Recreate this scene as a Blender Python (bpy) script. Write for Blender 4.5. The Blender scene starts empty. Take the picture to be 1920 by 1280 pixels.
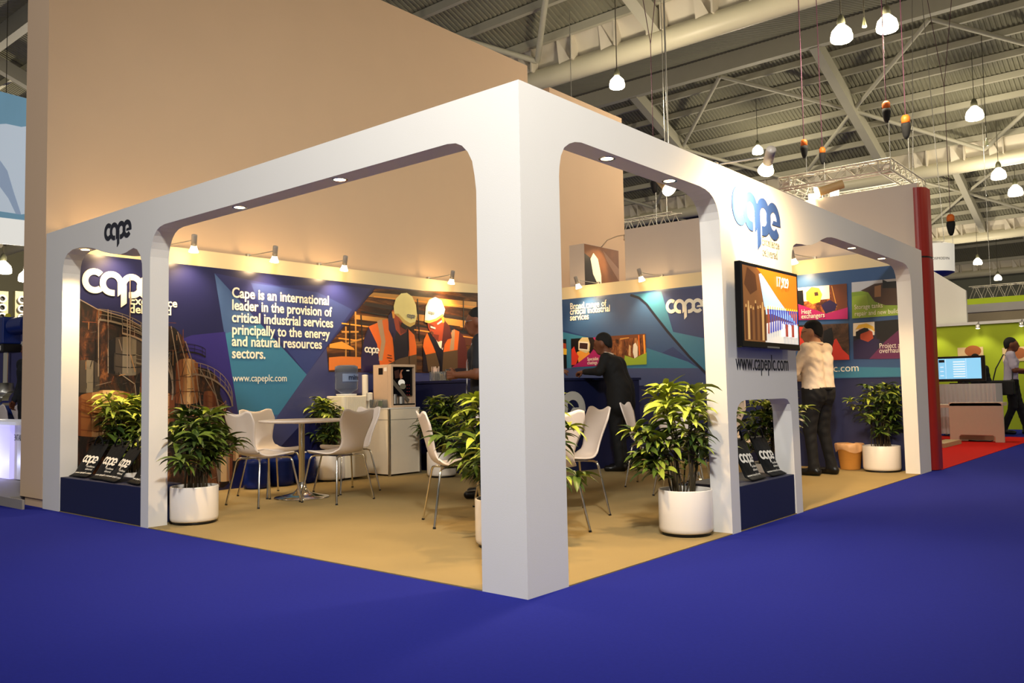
import bpy, bmesh, math, random
import numpy as np
from mathutils import Vector, Matrix
S = bpy.context.scene
COL = S.collection
pi = math.pi
# ---------------------------------------------------------------- camera
CP = Vector((2.5518, -3.1152, 0.9826)); YAW, PITCH, ROLL = -0.6997, 0.0587, -0.0178
fw = Vector((math.sin(YAW)*math.cos(PITCH), math.cos(YAW)*math.cos(PITCH), math.sin(PITCH)))
r0 = Vector((math.cos(YAW), -math.sin(YAW), 0)); u0 = r0.cross(fw)
rt = math.cos(ROLL)*r0 + math.sin(ROLL)*u0; up = -math.sin(ROLL)*r0 + math.cos(ROLL)*u0
cam = bpy.data.objects.new('camera', bpy.data.cameras.new('camera'))
COL.objects.link(cam); S.camera = cam
cam.matrix_world = Matrix(((rt.x, up.x, -fw.x, CP.x), (rt.y, up.y, -fw.y, CP.y), (rt.z, up.z, -fw.z, CP.z), (0, 0, 0, 1)))
cam.data.sensor_width = 36; cam.data.lens = 1577.6/1920*36; cam.data.clip_end = 300
S.view_settings.view_transform = 'Standard'; S.view_settings.look = 'None'
S.view_settings.exposure = 0.0; S.view_settings.gamma = 1.0; S.view_settings.use_curve_mapping = False
S.cycles.use_denoising = True
S.cycles.max_bounces = 6; S.cycles.diffuse_bounces = 3; S.cycles.glossy_bounces = 3
S.cycles.sample_clamp_indirect = 4.0
# ---------------------------------------------------------------- world: dim ambient of the big hall
wd = bpy.data.worlds.new('hall_air'); S.world = wd; wd.use_nodes = True
bg = wd.node_tree.nodes['Background']
bg.inputs[0].default_value = (1.0, 0.93, 0.80, 1); bg.inputs[1].default_value = 0.18
# ---------------------------------------------------------------- light helper and unseen lights added in the hall
def light(kind, name, loc, power, color, target=None, angle=90, blend=0.5, radius=0.05, parent=None):
    d = bpy.data.lights.new(name, kind); d.energy = power; d.color = color
    o = bpy.data.objects.new(name, d); COL.objects.link(o); o.location = loc
    if kind == 'SPOT':
        d.spot_size = math.radians(angle); d.spot_blend = blend
    d.shadow_soft_size = radius
    if target is not None:
        v = Vector(target) - Vector(loc)
        o.rotation_euler = v.to_track_quat('-Z', 'Y').to_euler()
    if parent is not None:
        o.parent = parent; o.location = Vector(loc) - parent.location
    return o
HALL = (1.0, 0.86, 0.62); WARM = (1.0, 0.68, 0.33); COOL = (1.0, 0.975, 0.90)
# lights without fixtures, added over the aisle and to brighten the far hall
for x, y, z, p in ((-2.0, -9.0, 8.5, 600), (-9.0, -8.0, 9.0, 500), (10.0, 5.0, 8.5, 600), (6.0, 16.0, 9.0, 700), (1.0, 46.0, 9.0, 1300), (-12.0, 48.0, 9.0, 1300), (-38.0, 14.0, 8.0, 3500)):
    light('POINT', 'hall_light', (x, y, z), p, COOL if y < 0 else HALL, radius=0.3)
light('SPOT', 'fascia_fill', (2.5, -2.9, 5.2), 1750, COOL, target=(-.5, .5, 2.5), angle=92, blend=1.0, radius=.25)  # unseen fill added for flash-like brightness on column and fascia, no fixture
# ---------------------------------------------------------------- materials
_M = {}
def lin(c):
    return tuple((v/12.92 if v <= .04045 else ((v+.055)/1.055)**2.4) for v in (t/255 for t in c))
def mat(name, rgb, rough=.6, metal=0, emit=0, noise=0, nscale=20, bump=0, bscale=60, spec=.5, trans=0, ior=1.45, alpha=1, emitrgb=None, stretch=None):
    if name in _M: return _M[name]
    m = bpy.data.materials.new(name); m.use_nodes = True; _M[name] = m
    nt = m.node_tree; b = nt.nodes['Principled BSDF']; c = lin(rgb)
    b.inputs['Base Color'].default_value = (*c, 1); b.inputs['Roughness'].default_value = rough
    b.inputs['Metallic'].default_value = metal; b.inputs['Specular IOR Level'].default_value = spec
    b.inputs['Transmission Weight'].default_value = trans; b.inputs['IOR'].default_value = ior; b.inputs['Alpha'].default_value = alpha
    if emit:
        b.inputs['Emission Color'].default_value = (*lin(emitrgb or rgb), 1); b.inputs['Emission Strength'].default_value = emit
    if noise or bump:
        tc = nt.nodes.new('ShaderNodeTexCoord'); src = tc.outputs['Object']
        if stretch:
            mp = nt.nodes.new('ShaderNodeMapping'); mp.inputs['Scale'].default_value = stretch
            nt.links.new(src, mp.inputs[0]); src = mp.outputs[0]
    if noise:
        n = nt.nodes.new('ShaderNodeTexNoise'); n.inputs['Scale'].default_value = nscale; n.inputs['Detail'].default_value = 4
        nt.links.new(src, n.inputs['Vector'])
        mx = nt.nodes.new('ShaderNodeMix'); mx.data_type = 'RGBA'
        mx.inputs[6].default_value = (*[max(0, v*(1-noise)) for v in c], 1); mx.inputs[7].default_value = (*[min(1, v*(1+noise)) for v in c], 1)
        nt.links.new(n.outputs['Fac'], mx.inputs[0]); nt.links.new(mx.outputs[2], b.inputs['Base Color'])
    if bump:
        n2 = nt.nodes.new('ShaderNodeTexNoise'); n2.inputs['Scale'].default_value = bscale; n2.inputs['Detail'].default_value = 3
        nt.links.new(src, n2.inputs['Vector'])
        bp = nt.nodes.new('ShaderNodeBump'); bp.inputs['Strength'].default_value = bump; bp.inputs['Distance'].default_value = .01
        nt.links.new(n2.outputs['Fac'], bp.inputs['Height']); nt.links.new(bp.outputs[0], b.inputs['Normal'])
    return m
WHITE = mat('white_painted_board', (232, 228, 222), .55, bump=.05, bscale=180, noise=.02, nscale=3)
CREAM = mat('cream_painted_board', (222, 190, 156), .7, noise=.03, nscale=2)
GREYW = mat('grey_white_board', (205, 190, 178), .7, noise=.03, nscale=2)
BLUEC = mat('blue_carpet', (31, 38, 132), .95, noise=.12, nscale=60, bump=.25, bscale=900, spec=.1)
BEIGEC = mat('beige_carpet', (150, 131, 92), .95, noise=.07, nscale=3, bump=.2, bscale=700, spec=.1)
REDC = mat('red_carpet', (190, 28, 22), .95, noise=.08, nscale=30, spec=.1)
NAVY = mat('navy_board', (26, 32, 66), .55, noise=.05, nscale=6)
NAVYD = mat('navy_counter_board', (18, 24, 62), .5, noise=.05, nscale=6)
CHROME = mat('chrome', (225, 222, 215), .12, 1)
STEEL = mat('brushed_aluminium', (205, 203, 198), .35, 1)
BLACK = mat('black_plastic', (14, 14, 15), .4)
GLOSSB = mat('black_gloss_plastic', (8, 8, 10), .15)
WPLAST = mat('white_plastic', (235, 230, 222), .35)
PAINTW = mat('white_gloss_lacquer', (238, 226, 218), .3, noise=.01, nscale=4)
POTW = mat('white_glazed_pot', (238, 230, 222), .22, noise=.02, nscale=8)
SOIL = mat('dark_soil', (30, 22, 15), .95, noise=.4, nscale=60, bump=.6, bscale=90)
STEMM = mat('brown_stem', (62, 52, 30), .8, noise=.2, nscale=30)
BULB = mat('lit_bulb', (255, 236, 200), .3, emit=14, emitrgb=(255, 226, 170))
LAMPG = mat('lit_lamp_glass', (255, 246, 225), .3, emit=9, emitrgb=(255, 240, 205))
LOGOW = mat('white_vinyl', (246, 240, 228), .5, noise=.01, nscale=9)
LOGON = mat('dark_navy_vinyl', (24, 28, 44), .45, noise=.04, nscale=9)
LOGOB = mat('blue_vinyl', (38, 66, 128), .45, noise=.04, nscale=9)
GREYV = mat('grey_vinyl', (120, 118, 116), .5)
def photo_mat(name, stops, sc=4.0, st=(1, 1, .45)):
    m = mat(name, (40, 26, 18), .5); nt = m.node_tree; b = nt.nodes['Principled BSDF']
    tc = nt.nodes.new('ShaderNodeTexCoord'); mp = nt.nodes.new('ShaderNodeMapping'); mp.inputs['Scale'].default_value = st
    n = nt.nodes.new('ShaderNodeTexNoise'); n.inputs['Scale'].default_value = sc; n.inputs['Detail'].default_value = 9; n.inputs['Roughness'].default_value = .72; n.inputs['Distortion'].default_value = .6
    r = nt.nodes.new('ShaderNodeValToRGB'); e = r.color_ramp.elements
    while len(e) < len(stops): e.new(.5)
    for k, (p_, c_) in enumerate(stops): e[k].position = p_; e[k].color = (*lin(c_), 1)
    nt.links.new(tc.outputs['Object'], mp.inputs[0]); nt.links.new(mp.outputs[0], n.inputs['Vector']); nt.links.new(n.outputs['Fac'], r.inputs[0]); nt.links.new(r.outputs[0], b.inputs['Base Color'])
    return m
ROOFD = mat('roof_deck_metal', (140, 138, 118), .7, 0, noise=.12, nscale=.6)
ROOFP = mat('roof_purlin_paint', (190, 187, 168), .55, noise=.05, nscale=2)
ROOFT = mat('roof_tube_paint', (214, 208, 182), .4, noise=.04, nscale=2)
# ---------------------------------------------------------------- mesh helpers
def tag(o, label, cat, group=None, kind=None):
    o['label'] = label; o['category'] = cat
    if group: o['group'] = group
    if kind: o['kind'] = kind
    return o
def empty(name, loc, rz=0, label=None, cat=None, group=None):
    o = bpy.data.objects.new(name, None); COL.objects.link(o); o.location = loc; o.rotation_euler = (0, 0, rz); o.empty_display_size = .1
    if label: tag(o, label, cat, group)
    return o
class MB:
    """collects shapes; build() links them as ONE mesh object"""
    def __init__(s): s.v = []; s.f = []; s.m = []; s.sm = []
    def add(s, vs, fs, mi=0, smooth=False):
        b = len(s.v); s.v += [tuple(p) for p in vs]
        for f in fs: s.f.append([b+i for i in f]); s.m.append(mi); s.sm.append(smooth)
        return s
    def box(s, lo, hi, mi=0):
        (a, b, c), (d, e, f) = lo, hi
        return s.add([(a,b,c),(d,b,c),(d,e,c),(a,e,c),(a,b,f),(d,b,f),(d,e,f),(a,e,f)],
                     [(0,3,2,1),(4,5,6,7),(0,1,5,4),(1,2,6,5),(2,3,7,6),(3,0,4,7)], mi)
    def bar(s, a, b, w, h, mi=0, upv=(0,0,1)):
        a, b = Vector(a), Vector(b); d = (b-a).normalized(); side = d.cross(Vector(upv))
        if side.length < 1e-4: side = d.cross(Vector((0,1,0)))
        side.normalize(); u = side.cross(d)
        vs = [p + side*sx*w/2 + u*sz*h/2 for p in (a, b) for sx, sz in ((-1,-1),(1,-1),(1,1),(-1,1))]
        return s.add(vs, [(3,2,1,0),(4,5,6,7),(0,1,5,4),(1,2,6,5),(2,3,7,6),(3,0,4,7)], mi)
    def tube(s, pts, r, n=8, mi=0, cap=True):
        pts = [Vector(p) for p in pts]; rs = r if isinstance(r, (list, tuple)) else [r]*len(pts)
        rings = []; prev = None
        for i, p in enumerate(pts):
            t = (pts[min(i+1, len(pts)-1)] - pts[max(i-1, 0)]).normalized()
            if prev is None:
                prev = t.orthogonal().normalized()
            prev = (prev - t*prev.dot(t)).normalized(); q = t.cross(prev)
            rings.append([p + (prev*math.cos(2*pi*k/n) + q*math.sin(2*pi*k/n))*rs[i] for k in range(n)])
        vs = [v for rg in rings for v in rg]; fs = []
        for i in range(len(pts)-1):
            for k in range(n):
                fs.append((i*n+k, i*n+(k+1) % n, (i+1)*n+(k+1) % n, (i+1)*n+k))
        s.add(vs, fs, mi, True)
        if cap: s.add(rings[0], [list(range(n))[::-1]], mi); s.add(rings[-1], [list(range(n))], mi)
        return s
    def lathe(s, prof, n=32, c=(0,0,0), mi=0, smooth=True, M=None, cap=True):
        vs = []; fs = []
        for r, z in prof:
            for k in range(n):
                p = Vector((r*math.cos(2*pi*k/n), r*math.sin(2*pi*k/n), z))
                vs.append((M @ p if M else p) + Vector(c))
        for i in range(len(prof)-1):
            for k in range(n): fs.append((i*n+k, i*n+(k+1) % n, (i+1)*n+(k+1) % n, (i+1)*n+k))
        s.add(vs, fs, mi, smooth)
        if cap and prof[0][0] > 1e-4: s.add(vs[:n], [list(range(n))[::-1]], mi)
        if cap and prof[-1][0] > 1e-4: s.add(vs[-n:], [list(range(n))], mi)
        return s
    def prism(s, pts, a, b, F, mi=0):
        """outline pts (u,v) from depth a to depth b through frame F(u,v,n)"""
        n = len(pts); lo = [F(u, v, a) for u, v in pts]; hi = [F(u, v, b) for u, v in pts]
        s.add(lo + hi, [list(range(n))[::-1], list(range(n, 2*n))] + [(i, (i+1) % n, n+(i+1) % n, n+i) for i in range(n)], mi)
        return s
    def poly(s, pts, n, F, mi=0):
        return s.add([F(u, v, n) for u, v in pts], [list(range(len(pts)))], mi)
    def build(s, name, mats, parent=None, origin=None, link=True, bevel=0, subd=0, solid=0, recalc=True, merge=0):
        if not isinstance(mats, (list, tuple)): mats = [mats]
        me = bpy.data.meshes.new(name)
        o0 = Vector(origin) if origin is not None else Vector((0,0,0))
        me.from_pydata([tuple(Vector(p)-o0) for p in s.v], [], s.f)
        for m in mats: me.materials.append(m)
        me.polygons.foreach_set('material_index', s.m); me.polygons.foreach_set('use_smooth', s.sm)
        if recalc or merge:
            bm = bmesh.new(); bm.from_mesh(me)
            if merge: bmesh.ops.remove_doubles(bm, verts=bm.verts, dist=merge)
            if recalc: bmesh.ops.recalc_face_normals(bm, faces=bm.faces)
            bm.to_mesh(me); bm.free()
        me.update()
        o = bpy.data.objects.new(name, me)
        if link: COL.objects.link(o)
        if parent is not None: o.parent = parent
        else: o.location = o0
        if bevel:
            b = o.modifiers.new('bevel', 'BEVEL'); b.width = bevel; b.segments = 2; b.limit_method = 'ANGLE'; b.angle_limit = .7
        if solid:
            b = o.modifiers.new('solidify', 'SOLIDIFY'); b.thickness = solid; b.offset = 0
        if subd:
            b = o.modifiers.new('subsurf', 'SUBSURF'); b.levels = subd; b.render_levels = subd
        return o
def struct(o, *names):
    o['kind'] = 'structure'; return o
def dup(root, loc, rz=None, label=None, group=None):
    def cp(o, parent):
        c = o.copy(); COL.objects.link(c); c.parent = parent
        for k in [q for q in bpy.data.objects if q.parent == o]: cp(k, c)
        return c
    r = cp(root, None); r.location = loc
    if rz is not None: r.rotation_euler = (0, 0, rz)
    if label: r['label'] = label
    if group: r['group'] = group
    return r
def FX(x0): return lambda u, v, n: Vector((x0+n, u, v))      # a face that looks towards +x
def FY(y0): return lambda u, v, n: Vector((u, y0-n, v))      # a face that looks towards -y
def text_mb(txt, size, at, F, n=.002, depth=.002, bold=0, squeeze=1, line=1.0, align='LEFT', mi=0, shear=0, into=None):
    cu = bpy.data.curves.new('lettering', 'FONT'); cu.body = txt; cu.size = size; cu.offset = bold; cu.space_line = line; cu.align_x = align
    cu.resolution_u = 3; cu.extrude = depth/2; cu.shear = shear
    ob = bpy.data.objects.new('lettering', cu)
    me = bpy.data.meshes.new_from_object(ob)
    mb = into or MB()
    mb.add([F(at[0]+p.co.x*squeeze, at[1]+p.co.y, n+p.co.z) for p in me.vertices], [list(p.vertices) for p in me.polygons], mi)
    bpy.data.objects.remove(ob); bpy.data.curves.remove(cu); bpy.data.meshes.remove(me)
    return mb
def ringarc(cx, cy, r1, r2, a0, a1, n=28):
    A = [math.radians(a0+(a1-a0)*i/n) for i in range(n+1)]
    return [(cx+r2*math.cos(a), cy+r2*math.sin(a)) for a in A] + [(cx+r1*math.cos(a), cy+r1*math.sin(a)) for a in A[::-1]]
def logo_polys():
    """the four joined round letters c-a-p-e, ring radius 1"""
    ri, R = .50, 1.0; P = []
    P.append(ringarc(0, 0, ri, R, 48, 312))
    P.append(ringarc(1.42, -.1, ri, R, 0, 270)); P.append([(1.40, -1.1), (1.66, -1.1), (1.66, -.62), (1.40, -.60)])
    P.append([(1.92, -.1), (2.20, -.1), (2.20, -.88), (1.92, -1.12)])
    P.append([(2.20, -.15), (2.68, -.15), (2.68, -1.62), (2.20, -1.98)])
    P.append(ringarc(3.14, -.17, ri, R, -90, 180)); P.append([(2.88, -1.17), (3.16, -1.17), (3.16, -.66), (2.88, -.68)])
    P.append(ringarc(4.55, -.22, ri, R, 0, 318)); P.append([(4.35, -.42), (5.55, -.42), (5.55, -.18), (4.55, -.18)])
    return P
def logo_mb(at, R, F, n=.002, depth=.003, mi=0, into=None, sq=1):
    mb = into or MB()
    for k, p in enumerate(logo_polys()):
        mb.prism([(at[0]+u*R*sq, at[1]+v*R) for u, v in p], n, n+depth+.00005*k, F, mi)
    return mb

# ================================================================ SETTING
ID = lambda u, v, n: Vector((u, v, n))
struct(MB().box((-60, -14, -.05), (20, 80, 0)).build('floor', BLUEC))
struct(MB().box((-5.62, .001, 0), (-.001, 7.12, .006)).build('floor', BEIGEC))
struct(MB().box((-7, 7.42, 0), (.06, 14.2, .005)).build('floor', REDC))
# arched white frame: front run (with the corner column) and right-hand run
T = .15
front = [(-5.64, 0), (-5.28, 0), (-5.275, 2.10), (-5.26, 2.17), (-5.235, 2.22), (-5.18, 2.26), (-5.07, 2.285), (-4.93, 2.285), (-4.79, 2.27), (-4.66, 2.245),
  (-4.51, 2.20), (-4.36, 2.165), (-4.25, 2.145), (-4.16, 2.135), (-4.08, 2.138), (-4.02, 2.15), (-3.95, 2.16), (-3.89, 2.14), (-3.84, 2.09), (-3.81, 2.02), (-3.80, 1.9), (-3.80, 0),
  (-3.68, 0), (-3.68, 2.06), (-3.67, 2.12), (-3.65, 2.17), (-3.62, 2.215), (-3.58, 2.25), (-3.53, 2.27), (-3.46, 2.28), (-.49, 2.28), (-.43, 2.272), (-.385, 2.25), (-.345, 2.21), (-.315, 2.155), (-.30, 2.08), (-.29, 2.0), (-.29, 0),
  (0, 0), (0, 2.5), (-5.64, 2.5)]
m = MB().prism(front, -T, 0, FY(0)); m.box((-.29, T, 0), (-T, .31, 2.5))
struct(m.build('wall_front', WHITE))
side = [(T, 0), (.325, 0), (.315, 2.08), (.32, 2.13), (.335, 2.19), (.365, 2.24), (.41, 2.27), (.46, 2.29), (.52, 2.3), (1.85, 2.3), (1.93, 2.293), (1.99, 2.28), (2.04, 2.255), (2.08, 2.22), (2.11, 2.17), (2.125, 2.12), (2.13, 2.03), (2.17, 0),
  (2.30, 0), (2.285, .76), (2.29, .81), (2.32, .855), (2.37, .88), (2.43, .89), (3.12, .89), (3.18, .88), (3.225, .845), (3.245, .79), (3.25, .72), (3.285, 0),
  (3.41, 0), (3.36, 1.96), (3.375, 2.04), (3.41, 2.095), (3.47, 2.12), (3.57, 2.128), (3.69, 2.133), (3.81, 2.152), (3.95, 2.19), (4.06, 2.23), (4.17, 2.26), (4.28, 2.275), (4.4, 2.28), (6.45, 2.28), (6.56, 2.268), (6.64, 2.235), (6.69, 2.18), (6.715, 2.11), (6.72, 2.02), (6.75, 0),
  (7.1, 0), (7.1, 2.5), (T, 2.5)]
m = MB().prism(side, -T, 0, FX(0))
struct(m.build('wall_right', WHITE))
STWHITE = mat('warm_white_stand_wall', (236, 214, 170), .7, noise=.02, nscale=3)
struct(MB().box((-5.62, T, 0), (-5.5, 7.2, 2.5)).build('wall_left', STWHITE))
struct(MB().box((-5.5, 7.1, 0), (-.15, 7.2, 2.53)).build('wall_back', STWHITE))
struct(MB().box((-.15, 7.1, 0), (0, 7.2, 2.5)).build('trim_1', WHITE))
# tall neighbour walls that rise behind the stand
m = MB().box((-6.17, .002, .08), (-5.66, 7.14, 6.15)); m.box((-6.1, .02, 0), (-5.7, 7.1, .08))
struct(m.build('wall_neighbour', CREAM))
struct(MB().box((-6.2, 7.76, 0), (-5.7, 9.95, 5.98)).build('wall_neighbour', CREAM))
struct(MB().box((-4.0, 7.26, 0), (-.03, 7.34, 3.3)).build('wall_neighbour', GREYW))
struct(MB().box((-5.62, 7.21, 0), (-4.2, 7.25, 2.45)).build('wall_neighbour', GREYW))
# ---------------------------------------------------------------- hall roof: gables with valleys 20 m apart
VZ, RZ = 11.2, 14.3; XA, XB = -58.0, 16.0
def deck(y0, z0, y1, z1):
    m = MB(); pitch = .16; n = int((XB-XA)/pitch); vs = []; fs = []
    for i in range(n):
        x = XA+i*pitch
        for dx, dz in ((0, 0), (.07, 0), (.09, .035), (.14, .035)):
            vs.append((x+dx, y0, z0+dz)); vs.append((x+dx, y1, z1+dz))
    k = len(vs)//2
    fs = [(2*i, 2*i+2, 2*i+3, 2*i+1) for i in range(k-1)]
    m.add(vs, fs); o = m.build('ceiling', ROOFD, recalc=False); return struct(o)
RD = 11.5                                                           # ridge lies this far behind a valley
for k in range(-1, 4):
    v = -3.7 + 20*(k+1) - .0
    deck(v+.3, VZ, v+RD, RZ); deck(v+RD, RZ, v+19.7, VZ)
def roof_z(y):
    t = (y+3.7) % 20
    return (VZ+(RZ-VZ)*(t-.3)/(RD-.3) if t < RD else RZ+(VZ-RZ)*(t-RD)/(19.7-RD))-.05
tn = [0]
def trim(m, M_):
    tn[0] += 1
    return struct(m.build('trim_%d' % (tn[0]+1), M_))
def slope_z(y, y0, y1): return RZ + (VZ-RZ)*(y-y0)/(y1-y0)
for b, (y0, y1) in enumerate([(-3.7+20*k+RD, -3.7+20*k+19.7) for k in range(4)]):
    for k in range(8 if b < 3 else 4):                             # purlins
        y = y0 + .25 + (y1-y0-.4)*k/(7 if b < 3 else 3); z_ = slope_z(y, y0, y1)
        trim(MB().box((XA, y-.07, z_-.24), (XB, y+.07, z_-.01)), ROOFP)
    trim(MB().box((XA, y0-.25, RZ-.75), (XB, y0+.05, RZ-.05)), ROOFP)   # ridge girder
    # valley tube, gutter fascia of folded panels with fins
    trim(MB().tube([(XA, y1+.25, VZ-1.02), (XB, y1+.25, VZ-1.02)], .30, 20), ROOFT)
    g = MB().add([(XA, y1-.05, VZ-.05), (XB, y1-.05, VZ-.05), (XB, y1+.45, VZ-.95), (XA, y1+.45, VZ-.95)], [(0, 1, 2, 3)])
    x = XA
    while x < XB:
        g.add([(x, y1-.1, VZ-.1), (x+.05, y1-.1, VZ-.1), (x+.38, y1+.12, VZ-.86), (x, y1+.02, VZ-.86)], [(0, 1, 2, 3)])
        g.box((x+.5, y1-.12, VZ-.86), (x+.55, y1+.2, VZ-.08)); x += 1.45
    trim(g, mat('white_gutter_sheet', (222, 214, 196), .5))
    for i in range(-7, 3):
        xr = -8.45 + 7.85*i
        trim(MB().bar((xr, y0, RZ-.55), (xr, y1+.1, VZ-.6), .34, .5), ROOFP)   # rafter girder
        if b == 3: continue
        ym = (y0+y1)/2; zm = slope_z(ym, y0, y1)-.55
        for dx in (-3.92, 3.92):
            for ye, ze in ((y0+.2, RZ-.75), (y1, VZ-.55)):
                trim(MB().tube([(xr, ym, zm), (xr+dx, ye, ze)], .085, 8), ROOFP)
# far hall end wall and left hall wall
struct(MB().box((-60, 78, 0), (20, 78.3, 11)).build('wall_far', mat('far_hall_wall', (120, 122, 108), .8, noise=.2, nscale=.3)))
m = MB().box((-59, -14, 0), (-58.6, 78, 15))
struct(m.build('wall_hall', mat('hall_side_wall', (150, 146, 120), .8, noise=.1, nscale=.3)))

# ================================================================ STAND: murals
def cm(name, rgb, **k):
    k.setdefault('rough', .31); k.setdefault('spec', .9); k.setdefault('noise', .05); k.setdefault('nscale', 14)
    return mat('print_'+name, rgb, **k)
class Pic:
    """a printed picture: coloured shapes lying on one flat sheet"""
    def __init__(s, F, n0=0): s.F = F; s.mb = MB(); s.mats = []; s.k = 0; s.n0 = n0
    def idx(s, m):
        if m not in s.mats: s.mats.append(m)
        return s.mats.index(m)
    def p(s, pts, m):
        s.k += 1; s.mb.poly(pts, s.n0+.0002*s.k, s.F, s.idx(m)); return s
    def line(s, pts, w, m):
        for (a, b), (c, d) in zip(pts, pts[1:]):
            L = math.hypot(c-a, d-b) or 1; ox, oy = -(d-b)/L*w/2, (c-a)/L*w/2
            s.p([(a+ox, b+oy), (c+ox, d+oy), (c-ox, d-oy), (a-ox, b-oy)], m); s.k -= 1
        s.k += 1; return s
    def rect(s, a, b, c, d, m): return s.p([(a, b), (c, b), (c, d), (a, d)], m)
    def ell(s, cx, cy, rx, ry, m, n=20): return s.p([(cx+rx*math.cos(2*pi*i/n), cy+ry*math.sin(2*pi*i/n)) for i in range(n)], m)
    def build(s, name, parent, origin): 
        return s.mb.build(name, s.mats, parent, origin, recalc=False)
X1, Y2 = -5.48, 7.06
F1, F2 = FX(X1), FY(Y2)
INK = cm('deep_navy', (24, 27, 74)); INK2 = cm('navy', (34, 40, 98)); PURP = cm('violet_blue', (46, 38, 118)); SLATE = cm('slate_blue', (66, 70, 116))
TEAL = cm('teal', (58, 122, 158)); TEALD = cm('steel_teal', (64, 92, 142)); MID = cm('mid_blue', (48, 62, 122))
# --- left wall mural
mu = empty('wall_mural', (X1, .16, .0), 0, 'dark blue printed mural on the left back wall with refinery photo and white paragraph', 'mural')
mo = mu.location
MB().box((X1-.02, .16, .0), (X1, 7.05, 2.33)).build('panel', INK, mu, mo)
p = Pic(F1, .0005)
p.p([(1.594, 2.272), (1.808, 1.107), (1.872, 0.806), (1.834, 0.655), (2.225, 0.290), (2.376, 0.767), (2.756, 1.213)], TEALD)
p.p([(1.719, 1.643), (2.152, 1.766), (2.756, 1.213), (2.376, 0.767), (1.878, 0.783)], TEAL)
p.p([(1.174, 1.540), (1.346, 1.611), (1.719, 1.660), (1.878, 0.783), (1.587, 0.793), (1.301, 1.273)], PURP)
p.p([(1.594, 2.272), (2.364, 2.208), (3.261, 2.284), (3.726, 2.283), (2.756, 1.213)], INK2)
p.p([(2.026, 2.209), (2.917, 2.173), (3.421, 2.004), (2.756, 1.213), (2.226, 1.770)], MID)
p.p([(3.036, 1.527), (3.065, 1.245), (4.284, 1.238), (5.632, 1.237), (6.412, 1.209), (6.410, 1.115), (5.630, 1.132), (4.282, 1.122), (3.063, 0.913), (2.644, 0.620), (2.259, 0.287), (2.092, 0.311), (2.376, 0.767), (2.756, 1.213)], SLATE)
p.build('facet_print', mu, mo)
# refinery photo
RB = photo_mat('print_refinery', ((.36, (10, 7, 8)), (.47, (26, 16, 13)), (.55, (62, 34, 20)), (.63, (122, 74, 40)), (.74, (206, 150, 96))), 5.5)
RT = cm('tank_tan', (160, 116, 74)); RTL = cm('tank_cream', (206, 170, 122)); RO = cm('tank_orange', (128, 78, 42)); RL = cm('rail_grey', (132, 116, 102)); RK = cm('soot_black', (14, 11, 12)); RG = cm('rust', (104, 54, 28)); RS = cm('tank_grey', (112, 104, 92)); RSD = cm('tank_dark_grey', (62, 54, 48))
p = Pic(F1, .004)
edge = [(0.218, 1.892), (0.309, 1.859), (0.383, 1.819), (0.482, 1.795), (0.557, 1.774), (0.644, 1.748), (0.738, 1.717), (0.801, 1.673), (0.870, 1.650), (0.951, 1.722), (1.016, 1.747), (1.061, 1.707), (1.105, 1.688), (1.150, 1.679), (1.190, 1.648), (1.236, 1.596), (1.271, 1.532), (1.300, 1.414), (1.330, 1.349), (1.365, 1.295), (1.429, 1.285), (1.501, 1.269), (1.561, 1.247), (1.604, 1.209), (1.640, 1.153), (1.665, 1.086), (1.659, 1.008), (1.696, 0.929), (1.759, 0.815), (1.809, 0.713), (1.853, 0.621), (1.892, 0.528), (1.911, 0.437), (1.905, 0.341), (1.879, 0.247), (1.841, 0.172), (1.798, 0.108), (1.754, 0.062), (1.699, 0.029)]
p.p([(.16, .3), (.16, 1.86)] + edge + [(1.5, .06), (.16, .06)], RB)
def tank(cx, hw, z0, z1, dome, cols):
    n = len(cols)
    for k, m_ in enumerate(cols):
        a, b = -1+2*k/n, -1+2*(k+1)/n
        p.p([(cx+a*hw, z0-.12*hw*(1-a*a)), (cx+b*hw, z0-.12*hw*(1-b*b)), (cx+b*hw, z1+dome*math.sqrt(max(0, 1-b*b))), (cx+a*hw, z1+dome*math.sqrt(max(0, 1-a*a)))], m_); p.k -= 1
    p.k += 1
def rings(cx, hw, zs, m_, w=.008):
    for z_ in zs: p.line([(cx+hw*t, z_-.14*hw*(1-t*t)) for t in (-1, -.7, -.35, 0, .35, .7, 1)], w, m_)
def deckarc(cx, z_, r, a0, a1, sq, m_=RL, ticks=9, rail=.10, w=.011):
    A = [math.radians(a0+(a1-a0)*i/16) for i in range(17)]; q = [(cx+r*math.cos(a), z_+r*sq*math.sin(a)) for a in A]
    p.line(q, w*1.6, m_); p.line([(u, v+rail) for u, v in q], w*.6, m_); p.line([(u, v+rail*.5) for u, v in q], w*.5, m_)
    for i in range(ticks):
        u, v = q[int(i*16/(ticks-1))]; p.line([(u, v), (u, v+rail)], w*.5, m_)
tank(.70, .20, 1.22, 1.52, .05, (RK, RSD, RS, RS, RSD, RK)); rings(.70, .20, (1.3, 1.42), RK)
tank(.50, .34, .66, .92, .14, (RG, RO, RT, RTL, RT, RO, RG)); rings(.50, .34, (.72, .84, .97), RG, .01)
tank(1.02, .14, .72, .98, .05, (RG, RT, RTL, RT, RG)); rings(1.02, .14, (.8, .9), RG)
tank(.86, .10, 1.0, 1.2, .03, (RK, RG, RO, RG)); tank(.30, .12, 1.05, 1.3, .04, (RK, RSD, RS, RSD))
tank(1.29, .12, .92, 1.32, .05, (RG, RO, RT, RTL, RT, RO)); rings(1.29, .12, (1.05, 1.2), RG)
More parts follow.
